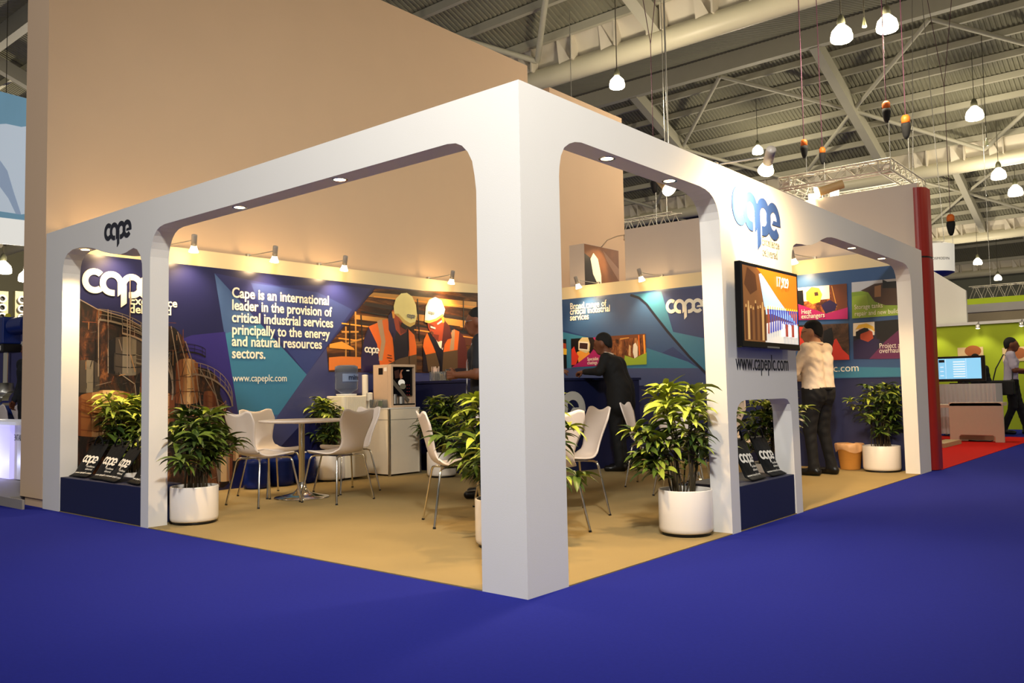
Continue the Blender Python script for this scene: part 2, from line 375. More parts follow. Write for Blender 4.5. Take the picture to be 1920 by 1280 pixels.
tank(1.52, .10, .72, 1.0, .04, (RK, RG, RO, RG)); tank(1.72, .085, .10, .36, .06, (RS, RTL, RTL, RT, RG)); tank(1.86, .05, .30, .52, .03, (RT, RTL, RG)); tank(1.45, .16, .35, .62, .06, (RK, RG, RG, RK))
deckarc(.52, 1.05, .62, -10, 80, .9); deckarc(.35, 1.38, .62, 0, 85, .55, RS); deckarc(.62, .98, .46, 200, 330, .35, RG, 11); deckarc(1.28, 1.36, .22, 20, 170, .35, RK, 7, .08); deckarc(1.30, .84, .50, 5, 85, .75, RL, 9, .12); deckarc(1.34, .48, .52, 0, 80, .8, RG, 9, .12); deckarc(1.5, .86, .22, 190, 350, .4, RT, 9, .09); deckarc(1.56, .44, .24, 190, 350, .4, RL, 9, .09); deckarc(.9, 1.36, .2, 180, 350, .3, RS, 8, .08)
for q in ([(0.218, 1.897), (0.383, 1.814), (0.644, 1.753), (0.801, 1.673)], [(0.481, 1.820), (0.488, 1.215)], [(0.394, 1.714), (0.399, 1.185)], [(0.665, 1.749), (0.670, 1.216)], [(0.687, 2.144), (0.695, 1.267)], [(1.105, 1.688), (1.175, 1.325), (1.223, 0.896)], [(1.259, 1.543), (1.377, 1.219), (1.443, 0.809)], [(1.173, 1.637), (1.301, 1.218)], [(1.418, 1.263), (1.598, 0.986), (1.672, 0.662), (1.741, 0.280)], [(0.598, 1.215), (0.743, 1.113), (0.771, 0.856)], [(1.455, 0.726), (1.588, 0.391), (1.638, 0.046)], [(1.599, 0.721), (1.710, 0.382), (1.760, 0.073)], [(1.319, 1.218), (1.420, 0.728), (1.493, 0.343)], [(1.513, 1.263), (1.647, 0.830), (1.735, 0.381)]):
    p.line(q, .009, RL)
for i in range(230):
    random.seed(i); a = random.uniform(.2, 2.3); b = random.uniform(.1, 1.75 - .55*max(0, a-1.2)); l = random.uniform(.05, .24); t = random.choice((0, .15, pi/2, pi/2, pi/2, 1.1, 2.0))
    if a > 1.75 - .35*b or a < .2: continue
    p.line([(a, b), (a+l*math.cos(t)*.6, b+l*math.sin(t))], random.uniform(.003, .007), random.choice((RL, RG, RK, RK, RK, RT, RSD)))
p.build('refinery_photo', mu, mo)
# workers photo
WB = photo_mat('print_scaffold', ((.38, (22, 12, 9)), (.5, (64, 34, 18)), (.58, (112, 66, 28)), (.68, (176, 116, 52)), (.8, (226, 170, 90))), 2.6, (1, .35, 2.6)); WG = cm('beam_gold', (196, 138, 62)); WD = cm('beam_dark', (40, 24, 16)); ORG = cm('vest_orange', (242, 112, 34)); ORY = cm('vest_amber', (246, 160, 60))
SKN = cm('face_red_brown', (176, 68, 34)); SKD = cm('face_shadow', (120, 44, 24)); HELY = cm('helmet_cream', (250, 232, 150)); HELS = cm('helmet_shade', (222, 184, 96)); HELW = cm('helmet_white', (255, 250, 226)); NVY = cm('overall_navy', (38, 26, 70)); NVD = cm('overall_dark', (26, 18, 30)); GRS = cm('vest_stripe', (186, 150, 112)); OLV = cm('vest_dimmed', (96, 72, 46)); MAR = cm('sleeve_maroon', (92, 34, 26)); FLO = cm('floor_orange', (226, 124, 50)); DIM = cm('photo_dim_band', (52, 46, 48))
p = Pic(F1, .004)
p.p([(3.786, 2.288), (3.036, 1.527), (3.065, 1.245), (4.284, 1.245), (5.632, 1.237), (6.412, 1.209), (6.446, 2.418)], WB)
p.p([(3.760, 2.239), (5.655, 2.251), (5.652, 2.144), (3.673, 2.179)], WG); p.p([(3.630, 2.110), (5.649, 2.008), (5.648, 1.947), (3.588, 2.068)], WD); p.p([(3.486, 1.943), (4.065, 1.922), (4.064, 1.868), (3.453, 1.889)], WG); p.p([(4.464, 2.014), (5.648, 1.962), (5.646, 1.871), (4.463, 1.930)], WG)
p.p([(3.420, 1.861), (5.645, 1.826), (5.644, 1.780), (3.387, 1.821)], WD); p.p([(4.481, 1.847), (5.644, 1.765), (5.641, 1.614), (4.479, 1.756)], RG)
for q in ([(3.322, 1.792), (3.319, 1.406)], [(3.470, 1.981), (3.474, 1.409)], [(3.257, 1.725), (3.518, 1.736)], [(3.296, 1.579), (3.668, 1.676)]): p.line(q, .022, WG)
for q in ([(4.442, 1.803), (5.643, 1.735)], [(3.258, 1.827), (4.063, 1.786)], [(3.759, 2.186), (5.653, 2.175)], [(3.209, 1.646), (3.484, 1.630)], [(5.309, 1.886), (5.646, 1.864)]): p.line(q, .016, ORY)
for q in ([(4.462, 1.860), (5.645, 1.811)], [(3.553, 1.987), (4.092, 1.951)], [(3.379, 1.872), (3.375, 1.408)], [(3.553, 1.947), (3.582, 1.437)], [(4.505, 2.213), (4.535, 1.653)], [(5.381, 2.277), (5.372, 1.829)]): p.line(q, .02, RK)
p.p([(3.066, 1.415), (3.255, 1.431), (3.666, 1.426), (3.665, 1.294), (3.065, 1.264)], FLO); p.p([(3.075, 1.572), (3.256, 1.610), (3.434, 1.538), (3.450, 1.512), (3.075, 1.528)], ORY)
p.p([(3.609, 1.687), (3.670, 1.808), (3.808, 1.855), (3.856, 1.563), (3.888, 1.296), (3.749, 1.249), (3.547, 1.248), (3.548, 1.437)], NVY)
p.p([(3.670, 1.808), (3.975, 1.924), (4.089, 1.706), (4.174, 1.299), (3.854, 1.296), (3.805, 1.595)], ORG); p.p([(3.808, 1.882), (3.887, 1.913), (3.945, 1.633), (3.889, 1.390), (3.828, 1.389), (3.875, 1.630)], GRS)
p.p([(4.053, 1.759), (4.329, 1.812), (4.383, 1.647), (4.377, 1.253), (4.119, 1.251)], NVD); p.p([(4.329, 1.812), (4.441, 1.733), (4.476, 1.581), (4.474, 1.399), (4.323, 1.369), (4.344, 1.577)], ORG)
p.p([(3.993, 1.959), (4.057, 2.024), (4.126, 1.775), (4.088, 1.638), (4.000, 1.783)], NVY)
p.p([(4.057, 2.031), (4.102, 2.047), (4.330, 1.853), (4.300, 1.769), (4.198, 1.717), (4.117, 1.789)], SKN); p.p([(4.164, 1.914), (4.329, 1.839), (4.300, 1.769), (4.198, 1.737)], SKD)
p.p([(4.085, 2.087), (4.122, 2.185), (4.215, 2.261), (4.317, 2.276), (4.410, 2.234), (4.475, 2.127), (4.492, 2.001), (4.452, 1.873), (4.367, 1.834), (4.265, 1.864), (4.183, 1.942), (4.092, 1.992)], HELY); p.p([(4.092, 1.992), (4.183, 1.942), (4.265, 1.864), (4.367, 1.834), (4.452, 1.873), (4.462, 1.909), (4.367, 1.883), (4.275, 1.920), (4.165, 1.996)], HELS)
p.p([(4.593, 1.654), (4.692, 1.771), (5.129, 1.892), (5.307, 1.812), (5.410, 1.607), (5.403, 1.259), (4.587, 1.254)], NVD)
p.p([(4.613, 1.683), (4.673, 1.771), (4.788, 1.590), (4.827, 1.512), (4.639, 1.480), (4.592, 1.584)], ORG); p.p([(5.012, 1.698), (5.181, 1.843), (5.296, 1.811), (5.249, 1.559), (4.968, 1.523)], ORG); p.p([(5.139, 1.826), (5.202, 1.836), (5.175, 1.557), (5.092, 1.547)], GRS)
p.p([(5.286, 1.818), (5.391, 1.726), (5.451, 1.497), (5.447, 1.311), (5.244, 1.309), (5.249, 1.559)], MAR)
p.p([(4.639, 1.480), (4.827, 1.512), (4.903, 1.306), (4.684, 1.254)], OLV); p.p([(4.968, 1.523), (5.249, 1.559), (5.244, 1.309), (4.943, 1.256)], OLV); p.p([(3.854, 1.296), (4.176, 1.422), (4.475, 1.483), (4.472, 1.253), (3.853, 1.250)], OLV)
p.p([(4.830, 1.691), (4.971, 1.667), (4.958, 1.551), (4.898, 1.586)], HELW)
p.p([(4.675, 1.913), (4.854, 1.950), (4.967, 2.029), (5.017, 1.945), (4.994, 1.842), (4.950, 1.681), (4.869, 1.657), (4.771, 1.732), (4.693, 1.835)], SKN); p.p([(4.675, 1.913), (4.793, 1.876), (4.812, 1.819), (4.713, 1.822)], SKD); p.p([(4.771, 1.760), (4.891, 1.751), (4.869, 1.664), (4.790, 1.718)], SKD)
p.p([(4.996, 1.958), (5.098, 1.876), (5.136, 1.717), (5.053, 1.699), (4.928, 1.550), (4.951, 1.695)], MAR); p.p([(4.673, 1.785), (4.751, 1.731), (4.888, 1.578), (4.924, 1.349), (4.788, 1.590), (4.692, 1.743)], NVD)
p.p([(4.637, 2.010), (4.649, 2.117), (4.709, 2.214), (4.829, 2.258), (4.940, 2.223), (5.009, 2.104), (4.977, 2.015), (4.854, 1.943), (4.714, 1.900), (4.626, 1.910)], HELW); p.p([(4.626, 1.910), (4.714, 1.900), (4.854, 1.943), (4.977, 2.015), (4.967, 2.043), (4.835, 1.971), (4.705, 1.935), (4.636, 1.939)], HELS)
p.p([(4.048, 2.017), (4.093, 2.019), (4.101, 1.938), (4.065, 1.929)], ORY); p.p([(4.219, 1.889), (4.329, 1.839), (4.291, 1.796), (4.200, 1.833)], RK)
p.p([(4.733, 1.866), (4.822, 1.848), (4.822, 1.827), (4.733, 1.844)], HELW); p.p([(4.853, 1.907), (4.945, 1.955), (4.955, 1.934), (4.863, 1.886)], HELW); p.p([(4.742, 1.802), (4.791, 1.775), (4.771, 1.746), (4.731, 1.759)], RG); p.p([(4.936, 1.998), (4.987, 2.001), (4.996, 1.929), (4.955, 1.912)], ORY)
for q in ([(3.970, 1.465), (4.041, 1.453)], [(3.960, 1.431), (4.049, 1.420)], [(3.987, 1.392), (4.040, 1.379)]): p.line(q, .012, RG)
for q in ([(4.062, 1.759), (4.101, 1.251)], [(4.329, 1.805), (4.349, 1.252)], [(3.670, 1.808), (3.609, 1.674)], [(4.907, 1.521), (4.923, 1.256)]): p.line(q, .008, RK)
p.p([(3.664, 1.248), (4.120, 1.285), (4.119, 1.244), (3.664, 1.235)], DIM)
p.build('workers_photo', mu, mo)
T1 = mat('print_white_text', (250, 242, 222), .5)
m = MB(); lines = ('Cape is an international', 'leader in the provision of', 'critical industrial services', 'principally to the energy', 'and natural resources', 'sectors.')
yl = [(1.794, 2.034), (1.794, 1.902), (1.794, 1.771), (1.795, 1.640), (1.795, 1.515), (1.795, 1.385)]; ends = [(3.070, 2.058), (3.116, 1.928), (3.131, 1.789), (3.083, 1.642), (2.967, 1.519), (2.206, 1.392)]
for t, (a, b), (c, d) in zip(lines, yl, ends):
    q = text_mb(t, .155, (0, 0), F1, bold=.003); w = max(v[1] for v in q.v)
    text_mb(t, .155, (a, b), F1, bold=.003, squeeze=(c-a)/w, n=.006, into=m)
m.build('paragraph_lettering', T1, mu, mo); m = MB()
(a, b), (c, d) = [(1.808, 1.136), (2.481, 1.128)]
q = text_mb('www.capeplc.com', .11, (0, 0), F1); w = max(v[1] for v in q.v)
text_mb('www.capeplc.com', .11, (a, b), F1, squeeze=(c-a)/w, n=.006, into=m).build('web_address_lettering', T1, mu, mo)

lc = [(0.363, 2.081), (0.524, 2.083), (0.469, 2.093), (0.361, 2.199), (0.364, 1.963)]
LR = (lc[3][1]-lc[4][1])/2
logo_mb(lc[0], LR, F1, n=.006, sq=(lc[1][0]-lc[0][0])/1.42/LR).build('logo_lettering', T1, mu, mo)
(a, b), (c, d) = [(0.694, 1.885), (0.695, 1.823)]
text_mb('Excellence\ndelivered', .115, (a, b), F1, n=.006, bold=.002, line=.72).build('tagline_lettering', T1, mu, mo)
logo_mb([(3.637, 1.521)][0], .036, F1, n=.012).build('small_logo', T1, mu, mo); logo_mb([(4.331, 1.978)][0], .022, F1, n=.014).build('small_logo', GREYV, mu, mo); logo_mb([(4.707, 2.042)][0], .018, F1, n=.014).build('small_logo', GREYV, mu, mo)
# --- back wall mural
B1 = cm('wall_blue', (50, 84, 132)); B2 = cm('deep_blue', (38, 62, 116)); B3 = cm('sea_blue', (56, 124, 156)); B4 = cm('grey_blue', (70, 82, 124)); B5 = cm('dark_curve', (14, 22, 46))
mv = empty('wall_mural', (-2.7, Y2, 0), 0, 'blue printed mural on the rear wall with photo tiles of industrial services', 'mural')
vo = mv.location
MB().box((-5.46, Y2, 1.06), (-.02, Y2+.035, 2.345)).build('panel', B1, mv, vo)
MB().box((-5.46, Y2+.01, .0), (-.02, Y2+.04, 1.06)).build('base_panel', mat('navy_base_board', (38, 42, 82), .55, noise=.05, nscale=6), mv, vo)
p = Pic(F2, .0005)
p.p([(-5.021, 1.891), (-4.669, 1.790), (-3.331, 1.465), (-3.146, 1.544), (-2.673, 1.168), (-2.678, 1.027), (-5.043, 1.055)], B2)
p.p([(-5.022, 1.859), (-4.766, 1.796), (-3.565, 1.549), (-2.927, 1.333), (-2.772, 1.242), (-3.679, 1.233), (-5.036, 1.312)], B3)
p.p([(-5.036, 1.312), (-2.772, 1.242), (-2.622, 1.082), (-2.624, 1.012), (-5.043, 1.039)], B4)
p.p([(-3.803, 2.310), (-3.303, 2.318), (-2.633, 2.329), (-2.673, 1.168), (-2.924, 1.426), (-3.237, 1.805), (-3.480, 2.095), (-3.647, 2.244)], TEAL)
p.p([(-3.303, 2.318), (-2.633, 2.329), (-2.604, 1.589), (-3.139, 1.748)], B2); p.p([(-3.139, 1.748), (-2.603, 1.617), (-2.619, 1.167), (-2.908, 1.425)], B3)
p.line([(-3.803, 2.310), (-3.664, 2.260), (-3.546, 2.160), (-3.447, 2.033), (-3.222, 1.753), (-2.908, 1.404), (-2.620, 1.124)], .035, B5)  # dark curve belonging to the printed design
p.p([(-1.5, 1.07), (-.03, 1.07), (-.03, 1.16), (-.9, 1.2), (-1.5, 1.14)], B3)
p.build('facet_print', mv, vo)
m = MB()
for t, (a, b) in zip(('Broad range of', 'critical industrial', 'services'), [(-4.864, 2.186), (-4.866, 2.106), (-4.868, 2.018)]):
    text_mb(t, .135, (a, b), F2, n=.006, bold=.002, squeeze=.80, into=m)
m.build('heading_lettering', T1, mv, vo); m = MB()
for t, (a, b) in zip(('specialist', 'services'), [(-2.703, 2.114), (-2.705, 2.064)]): text_mb(t, .085, (a, b), F2, n=.006, into=m)
m.build('division_lettering', T1, mv, vo); m = MB()
(a, b), = [(-1.015, 1.143)]
text_mb('www.capeplc.com', .125, (a+.32, b), F2, n=.006, align='RIGHT', into=m)
m.build('web_address_lettering', T1, mv, vo)
lc = [(-3.149, 2.099), (-3.038, 2.090)]
logo_mb(lc[0], .098, F2, n=.006, sq=.88).build('logo_lettering', T1, mv, vo)
MAG = cm('magenta', (172, 32, 102)); GRN = cm('lime', (150, 176, 52)); HOOD = cm('hood_cream', (216, 196, 142)); VIS = cm('visor_dark', (60, 36, 34)); GLV = cm('glove_red', (226, 60, 42)); GOLD = cm('gold', (240, 190, 60)); SKY = cm('sky_pale', (196, 196, 200)); WHTP = cm('pale', (236, 226, 210))
def tile(name, quad, base, shapes, label, texts=()):
    p = Pic(F2, .0065); p.p(quad, base)
    for m_, q in shapes: p.p(q, m_)
    o = p.build(name, mv, vo); o['label'] = label
    if texts:
        m = MB()
        for t, s, at in texts: text_mb(t, s, at, F2, n=.011, squeeze=.75, into=m)
        m.build('caption', T1, o, None).location = -Vector(vo)
    return o
tile('photo_tile', [(-5.166, 1.745), (-4.945, 1.746), (-4.942, 1.309), (-5.178, 1.300)], RK, [(SKN, [(-5.066, 1.700), (-4.947, 1.678), (-4.950, 1.549), (-5.069, 1.571)]), (GOLD, [(-5.068, 1.619), (-4.939, 1.597), (-4.941, 1.509), (-5.071, 1.522)])], 'photo of a worker in yellow and black')
tile('photo_tile', [(-4.856, 1.745), (-4.254, 1.744), (-4.248, 1.326), (-4.857, 1.318)], RK, [
  (ORY, [(-4.754, 1.541), (-4.578, 1.596), (-4.523, 1.515), (-4.546, 1.406), (-4.720, 1.350)]), (GLV, [(-4.850, 1.585), (-4.800, 1.630), (-4.773, 1.542), (-4.717, 1.476), (-4.778, 1.352), (-4.857, 1.354)]),
  (MAG, [(-4.505, 1.515), (-4.388, 1.642), (-4.460, 1.743), (-4.254, 1.744), (-4.248, 1.326), (-4.857, 1.318), (-4.680, 1.411)]), (HOOD, [(-4.720, 1.698), (-4.651, 1.754), (-4.545, 1.748), (-4.510, 1.648), (-4.523, 1.547), (-4.581, 1.518), (-4.724, 1.571)]), (WHTP, [(-4.710, 1.698), (-4.533, 1.681), (-4.541, 1.555), (-4.719, 1.579)]), (VIS, [(-4.696, 1.677), (-4.553, 1.662), (-4.560, 1.572), (-4.704, 1.594)])],
  'photo of a hooded blaster with caption Specialist coatings', [('Specialist', .072, [(-4.565, 1.407)][0]), ('coatings', .072, [(-4.566, 1.352)][0])])
tile('photo_tile', [(-4.181, 1.747), (-3.568, 1.747), (-3.564, 1.318), (-4.184, 1.316)], photo_mat('print_scaffold_site', ((.36, (40, 20, 12)), (.5, (120, 66, 36)), (.62, (176, 116, 66)), (.75, (232, 206, 160))), 9, (1.5, 1, .5)), [
  (RG, [(-4.181, 1.747), (-3.568, 1.747), (-3.569, 1.698), (-4.182, 1.693)]), (GRN, [(-3.918, 1.459), (-3.760, 1.408), (-3.558, 1.489), (-3.564, 1.318), (-3.940, 1.316)]), (WHTP, [(-3.772, 1.604), (-3.736, 1.632), (-3.703, 1.571), (-3.707, 1.436), (-3.760, 1.408), (-3.784, 1.499)]), (RTL, [(-3.842, 1.607), (-3.816, 1.591), (-3.821, 1.440), (-3.856, 1.457)]), (ORG, [(-3.689, 1.735), (-3.672, 1.734), (-3.663, 1.456), (-3.680, 1.450)]), (ORY, [(-3.611, 1.731), (-3.585, 1.737), (-3.576, 1.475), (-3.602, 1.461)]), (WG, [(-3.991, 1.706), (-3.839, 1.713), (-3.839, 1.698), (-3.992, 1.683)])], 'photo of white-suited workers on a scaffold over green')
tile('photo_tile', [(-1.391, 2.186), (-0.797, 2.185), (-0.802, 1.762), (-1.399, 1.790)], photo_mat('print_exchanger', ((.4, (44, 18, 12)), (.5, (110, 48, 24)), (.62, (196, 116, 50)), (.75, (250, 220, 160))), 8, (1, 1, 1)), [
  (WHTP, [(-1.391, 2.186), (-1.005, 2.185), (-1.005, 2.021), (-1.371, 2.012)]), (RG, [(-0.999, 2.185), (-0.797, 2.185), (-0.804, 1.877), (-0.910, 1.872), (-0.981, 1.980)]), *[(WG, [(-0.980, 2.173), (-0.971, 2.172), (-0.921, 1.918), (-0.930, 1.912)])],
  (RK, [(-1.392, 2.153), (-1.325, 2.153), (-1.319, 1.968), (-1.399, 1.962)]), (GOLD, [(-1.287, 2.123), (-1.219, 2.183), (-1.128, 2.161), (-1.093, 2.080), (-1.122, 1.992), (-1.214, 1.973), (-1.290, 2.032)]), (VIS, [(-1.189, 2.115), (-1.143, 2.117), (-1.138, 2.071), (-1.184, 2.068)]), (NVY, [(-1.111, 1.952), (-1.006, 2.008), (-0.919, 1.949), (-0.948, 1.875), (-1.063, 1.845)]), (MAG, [(-1.392, 1.987), (-1.242, 1.923), (-1.051, 1.844), (-0.797, 1.901), (-0.802, 1.762), (-1.399, 1.790)])],
  'photo of a heat exchanger with a welder in a yellow mask', [('Heat', .085, [(-1.356, 1.860)][0]), ('exchangers', .085, [(-1.359, 1.804)][0])])
tile('photo_tile', [(-0.741, 2.192), (-0.177, 2.189), (-0.184, 1.768), (-0.753, 1.765)], SKY, [
  (cm('field_green', (132, 160, 44)), [(-0.746, 2.075), (-0.575, 2.079), (-0.490, 1.977), (-0.176, 1.939), (-0.184, 1.768), (-0.753, 1.765)]), (cm('tank_dark_brown', (74, 50, 36)), [(-0.642, 2.085), (-0.483, 2.151), (-0.352, 2.157), (-0.181, 2.104), (-0.185, 1.878), (-0.375, 1.893), (-0.491, 1.946), (-0.558, 2.058)]), (RK, [(-0.392, 2.192), (-0.340, 2.162), (-0.178, 2.159), (-0.182, 2.074), (-0.396, 2.093)]), (RT, [(-0.484, 2.120), (-0.412, 2.132), (-0.418, 1.996), (-0.489, 1.996)]), (GRN, [(-0.742, 2.024), (-0.577, 2.035), (-0.554, 1.870), (-0.182, 1.805), (-0.184, 1.768), (-0.753, 1.765)])],
  'photo of storage tanks on green with caption', [('Storage tanks\nrepair and new build', .078, [(-0.721, 1.870)][0])])
tile('photo_tile', [(-1.408, 1.725), (-0.798, 1.711), (-0.803, 1.282), (-1.419, 1.278)], photo_mat('print_furnace', ((.4, (34, 24, 22)), (.55, (78, 56, 44)), (.7, (116, 84, 62))), 4, (1, 1, 1)), [
  (GLV, [(-1.402, 1.711), (-1.303, 1.692), (-1.257, 1.520), (-1.293, 1.280), (-1.419, 1.278)]), (GLV, [(-0.988, 1.506), (-0.948, 1.542), (-0.879, 1.405), (-0.807, 1.332), (-0.803, 1.282), (-1.009, 1.283)]), (RK, [(-1.091, 1.640), (-0.994, 1.673), (-0.975, 1.505), (-1.060, 1.278), (-1.137, 1.281)])], 'photo with glowing red furnace wall')
tile('photo_tile', [(-0.743, 1.711), (-0.197, 1.721), (-0.205, 1.271), (-0.754, 1.286)], cm('photo_blue_black', (30, 28, 48)), [
  (WHTP, [(-0.743, 1.708), (-0.501, 1.710), (-0.507, 1.556), (-0.749, 1.557)]), (RK, [(-0.501, 1.710), (-0.197, 1.721), (-0.202, 1.465), (-0.481, 1.480)]), (NVY, [(-0.751, 1.494), (-0.658, 1.526), (-0.450, 1.503), (-0.519, 1.277), (-0.754, 1.286)]), (SKN, [(-0.685, 1.628), (-0.611, 1.649), (-0.529, 1.594), (-0.521, 1.519), (-0.582, 1.479), (-0.665, 1.514)]), (RK, [(-0.716, 1.605), (-0.587, 1.660), (-0.565, 1.609), (-0.663, 1.577), (-0.677, 1.515), (-0.719, 1.530)]), (GOLD, [(-0.721, 1.631), (-0.682, 1.685), (-0.591, 1.698), (-0.515, 1.655), (-0.500, 1.592), (-0.552, 1.633), (-0.635, 1.650)]), (cm('plum', (104, 34, 82)), [(-0.578, 1.279), (-0.392, 1.475), (-0.195, 1.635), (-0.205, 1.271)])],
  'photo of a worker in a yellow helmet with plum corner', [('Project and', .085, [(-0.460, 1.398)][0]), ('overhauls', .085, [(-0.463, 1.343)][0])])
# ---------------------------------------------------------------- logos and address on the white frame
FF, FR = FY(0), FX(0)
lg = [(-4.376, 2.333), (-4.314, 2.331)]
o = logo_mb((-4.385, 2.345), .072, FF, n=.0, depth=.004); 
tag(o.build('logo_sign', LOGON, None, (-4.2, -.002, 2.25)), 'small dark navy company logo on the white frame above the narrow left arch', 'logo')
o = logo_mb((2.44, 2.265), .142, FR, n=.0, depth=.004, sq=.9)
lgr = empty('logo_sign', (.002, 2.8, 1.95), 0, 'large blue company logo with tagline on the spotlit white panel above the television', 'logo')
o.build('logo_lettering', LOGOB, lgr, (0, 2.8, 1.95))
m = text_mb('Excellence\ndelivered', .095, (2.80, 2.03), FR, n=0, squeeze=.80, line=.85)
m.build('tagline_lettering', GREYV, lgr, (0, 2.8, 1.95))
q = text_mb('www.capeplc.com', .17, (0, 0), FR); w = max(v[1] for v in q.v)
tag(text_mb('www.capeplc.com', .17, (2.30, 1.10), FR, n=.001, squeeze=.915/w).build('web_address_sign', LOGON, None, (.001, 2.75, 1.1)), 'dark web address lettering on the white panel under the television', 'lettering')
# ---------------------------------------------------------------- television on the white panel
tv = empty('wall_television', (0, 2.73, 1.24), 0, 'black flat-screen television hung on the white panel, showing orange slide with 17,929', 'television')
to = tv.location
MB().box((.002, 2.5, 1.38), (.05, 2.95, 1.7)).build('wall_bracket', BLACK, tv, to)
m = MB().box((.05, 2.215, 1.25), (.095, 3.225, 1.84)); m.build('casing', GLOSSB, tv, to, bevel=.006)
FT = FX(.0955)
def scr(name, rgb, e=1.0): return mat('screen_'+name, rgb, .4, emit=e)
SO = scr('orange', (222, 112, 18)); SS = scr('sky', (160, 196, 226)); SBR = scr('brown', (110, 70, 36)); SBD = scr('dark_brown', (76, 44, 22)); SGR = scr('ground', (196, 190, 180)); SBL = scr('overall_blue', (58, 62, 150)); SYL = scr('helmet_yellow', (206, 210, 70)); SWH = scr('white', (240, 238, 230)); SRD = scr('barrier_red', (140, 60, 50)); STN = scr('tan', (176, 138, 84))
tu, tw, tb, tt = 2.245, 3.195, 1.295, 1.815
def tp(l): return [(tu+(tw-tu)*a, tb+(tt-tb)*b) for a, b in l]
p = Pic(FT, .0005)
p.p(tp([(0, 0), (1, 0), (1, 1), (0, 1)]), SBR); p.p(tp([(.36, 0), (1, 0), (1, .3), (.6, .32), (.36, .25)]), SGR)
p.p(tp([(.28, .92), (.36, .95), (1, .22), (1, .3), (.5, .4), (.38, .38)]), SS); p.p(tp([(.24, 1), (1, 1), (1, .27), (.62, .62), (.36, .9)]), SO)
p.p(tp([(.02, .75), (.08, .98), (.22, .9), (.24, .7), (.12, .62)]), SBD)
random.seed(4)
for i in range(9):
    x = .02+.04*i; h = random.uniform(.42, .52)
    p.p(tp([(x, .02), (x+.035, .02), (x+.04, h-.1), (x+.03, h), (x+.01, h), (x, h-.1)]), random.choice((SBD, STN, SBR))); p.p(tp([(x+.008, h), (x+.032, h), (x+.028, h+.04), (x+.012, h+.04)]), STN)
for i in range(14):
    x = .40+.042*i; s = 1-.035*i; b = .22+.01*i
    p.p(tp([(x, b-.1*s), (x+.012, b+.08), (x-.004, b+.24*s), (x+.034, b+.24*s), (x+.03, b+.05), (x+.03, b-.1*s)]), SBL if i != 0 else SRD); p.p(tp([(x+.004, b+.24*s), (x+.027, b+.24*s), (x+.024, b+.285*s), (x+.008, b+.285*s)]), SYL)
for i in range(5):
    x = .66+.06*i; p.p(tp([(x, .1), (x+.05, .1), (x+.05, .27), (x, .28)]), SRD if i % 2 else SWH)
s_ = p.build('screen', tv, to)
m = text_mb('17,929', .105, (tu+.58*(tw-tu), tb+.80*(tt-tb)), FT, n=.006, squeeze=.82); m.build('screen_digits', SWH, s_, None).location = -Vector(to)
MB().box((.095, 2.62, 1.256), (.097, 2.83, 1.268)).build('logo_bar', STEEL, tv, to)

# ================================================================ FURNITURE
def chair_parts(root):
    prof = [(.215,.432),(.20,.446),(.15,.452),(.05,.442),(-.06,.434),(-.13,.438),(-.175,.456),(-.205,.492),(-.225,.545),(-.243,.62),(-.262,.70),(-.283,.775),(-.303,.84)]
    wid = [.37,.385,.41,.425,.415,.385,.345,.30,.285,.325,.385,.425,.43]
    acc = [0]
    for (a,b),(c,d) in zip(prof, prof[1:]): acc.append(acc[-1]+math.hypot(c-a,d-b))
    L = acc[-1]
    def at(s, arr):
        for i in range(len(acc)-1):
            if s <= acc[i+1] or i == len(acc)-2:
                t = (s-acc[i])/(acc[i+1]-acc[i]); break
        f = lambda k: arr[max(0,min(len(arr)-1,k))]
        def cr(p0,p1,p2,p3,t): return .5*((2*p1)+(-p0+p2)*t+(2*p0-5*p1+4*p2-p3)*t*t+(-p0+3*p1-3*p2+p3)*t**3)
        if isinstance(arr[0], tuple): return tuple(cr(f(i-1)[k],f(i)[k],f(i+1)[k],f(i+2)[k],t) for k in (0,1))
        return cr(f(i-1),f(i),f(i+1),f(i+2),t)
    NR, NC = 34, 17; vs = []; fs = []
    for r in range(NR):
        for c in range(NC):
            u = -1+2*c/(NC-1); a = abs(u)
            top = .034*max(0, 1-(a/.62)**2) if a < .62 else .0
            top += .10*max(0, (a-.80)/.20)**2.2
            s0 = .05*max(0, (a-.7)/.3)**2; s1 = L-top
            s = s0+(s1-s0)*r/(NR-1); y, z_ = at(s, prof); w = at(s, wid)
            bow = .022*a*a*(1 if s > .42 else max(0, (s-.3)/.12)); dish = .012*a*a if s < .42 else 0
            vs.append((u*w/2, y+bow, z_+dish))
    for r in range(NR-1):
        for c in range(NC-1):
            i = r*NC+c; fs.append((i, i+1, i+NC+1, i+NC))
    MB().add(vs, fs, 0, True).build('shell', PAINTW, root, solid=.012)
    MB().box((-.09,-.13,.412), (.09,.13,.424)).build('seat_bracket', CHROME, root)
    for sx in (-1, 1):
        for sy in (-1, 1):
            pts = [(sx*.05, sy*.11, .416), (sx*.13, sy*.155, .416), (sx*.158, sy*.168, .408), (sx*.172, sy*.176, .38), (sx*.235, sy*.235, .006)]
            m = MB().tube(pts, .009, 8); m.tube([(sx*.234, sy*.234, .012), (sx*.236, sy*.236, 0)], .0115, 8, 1)
            m.build('leg', [CHROME, BLACK], root)
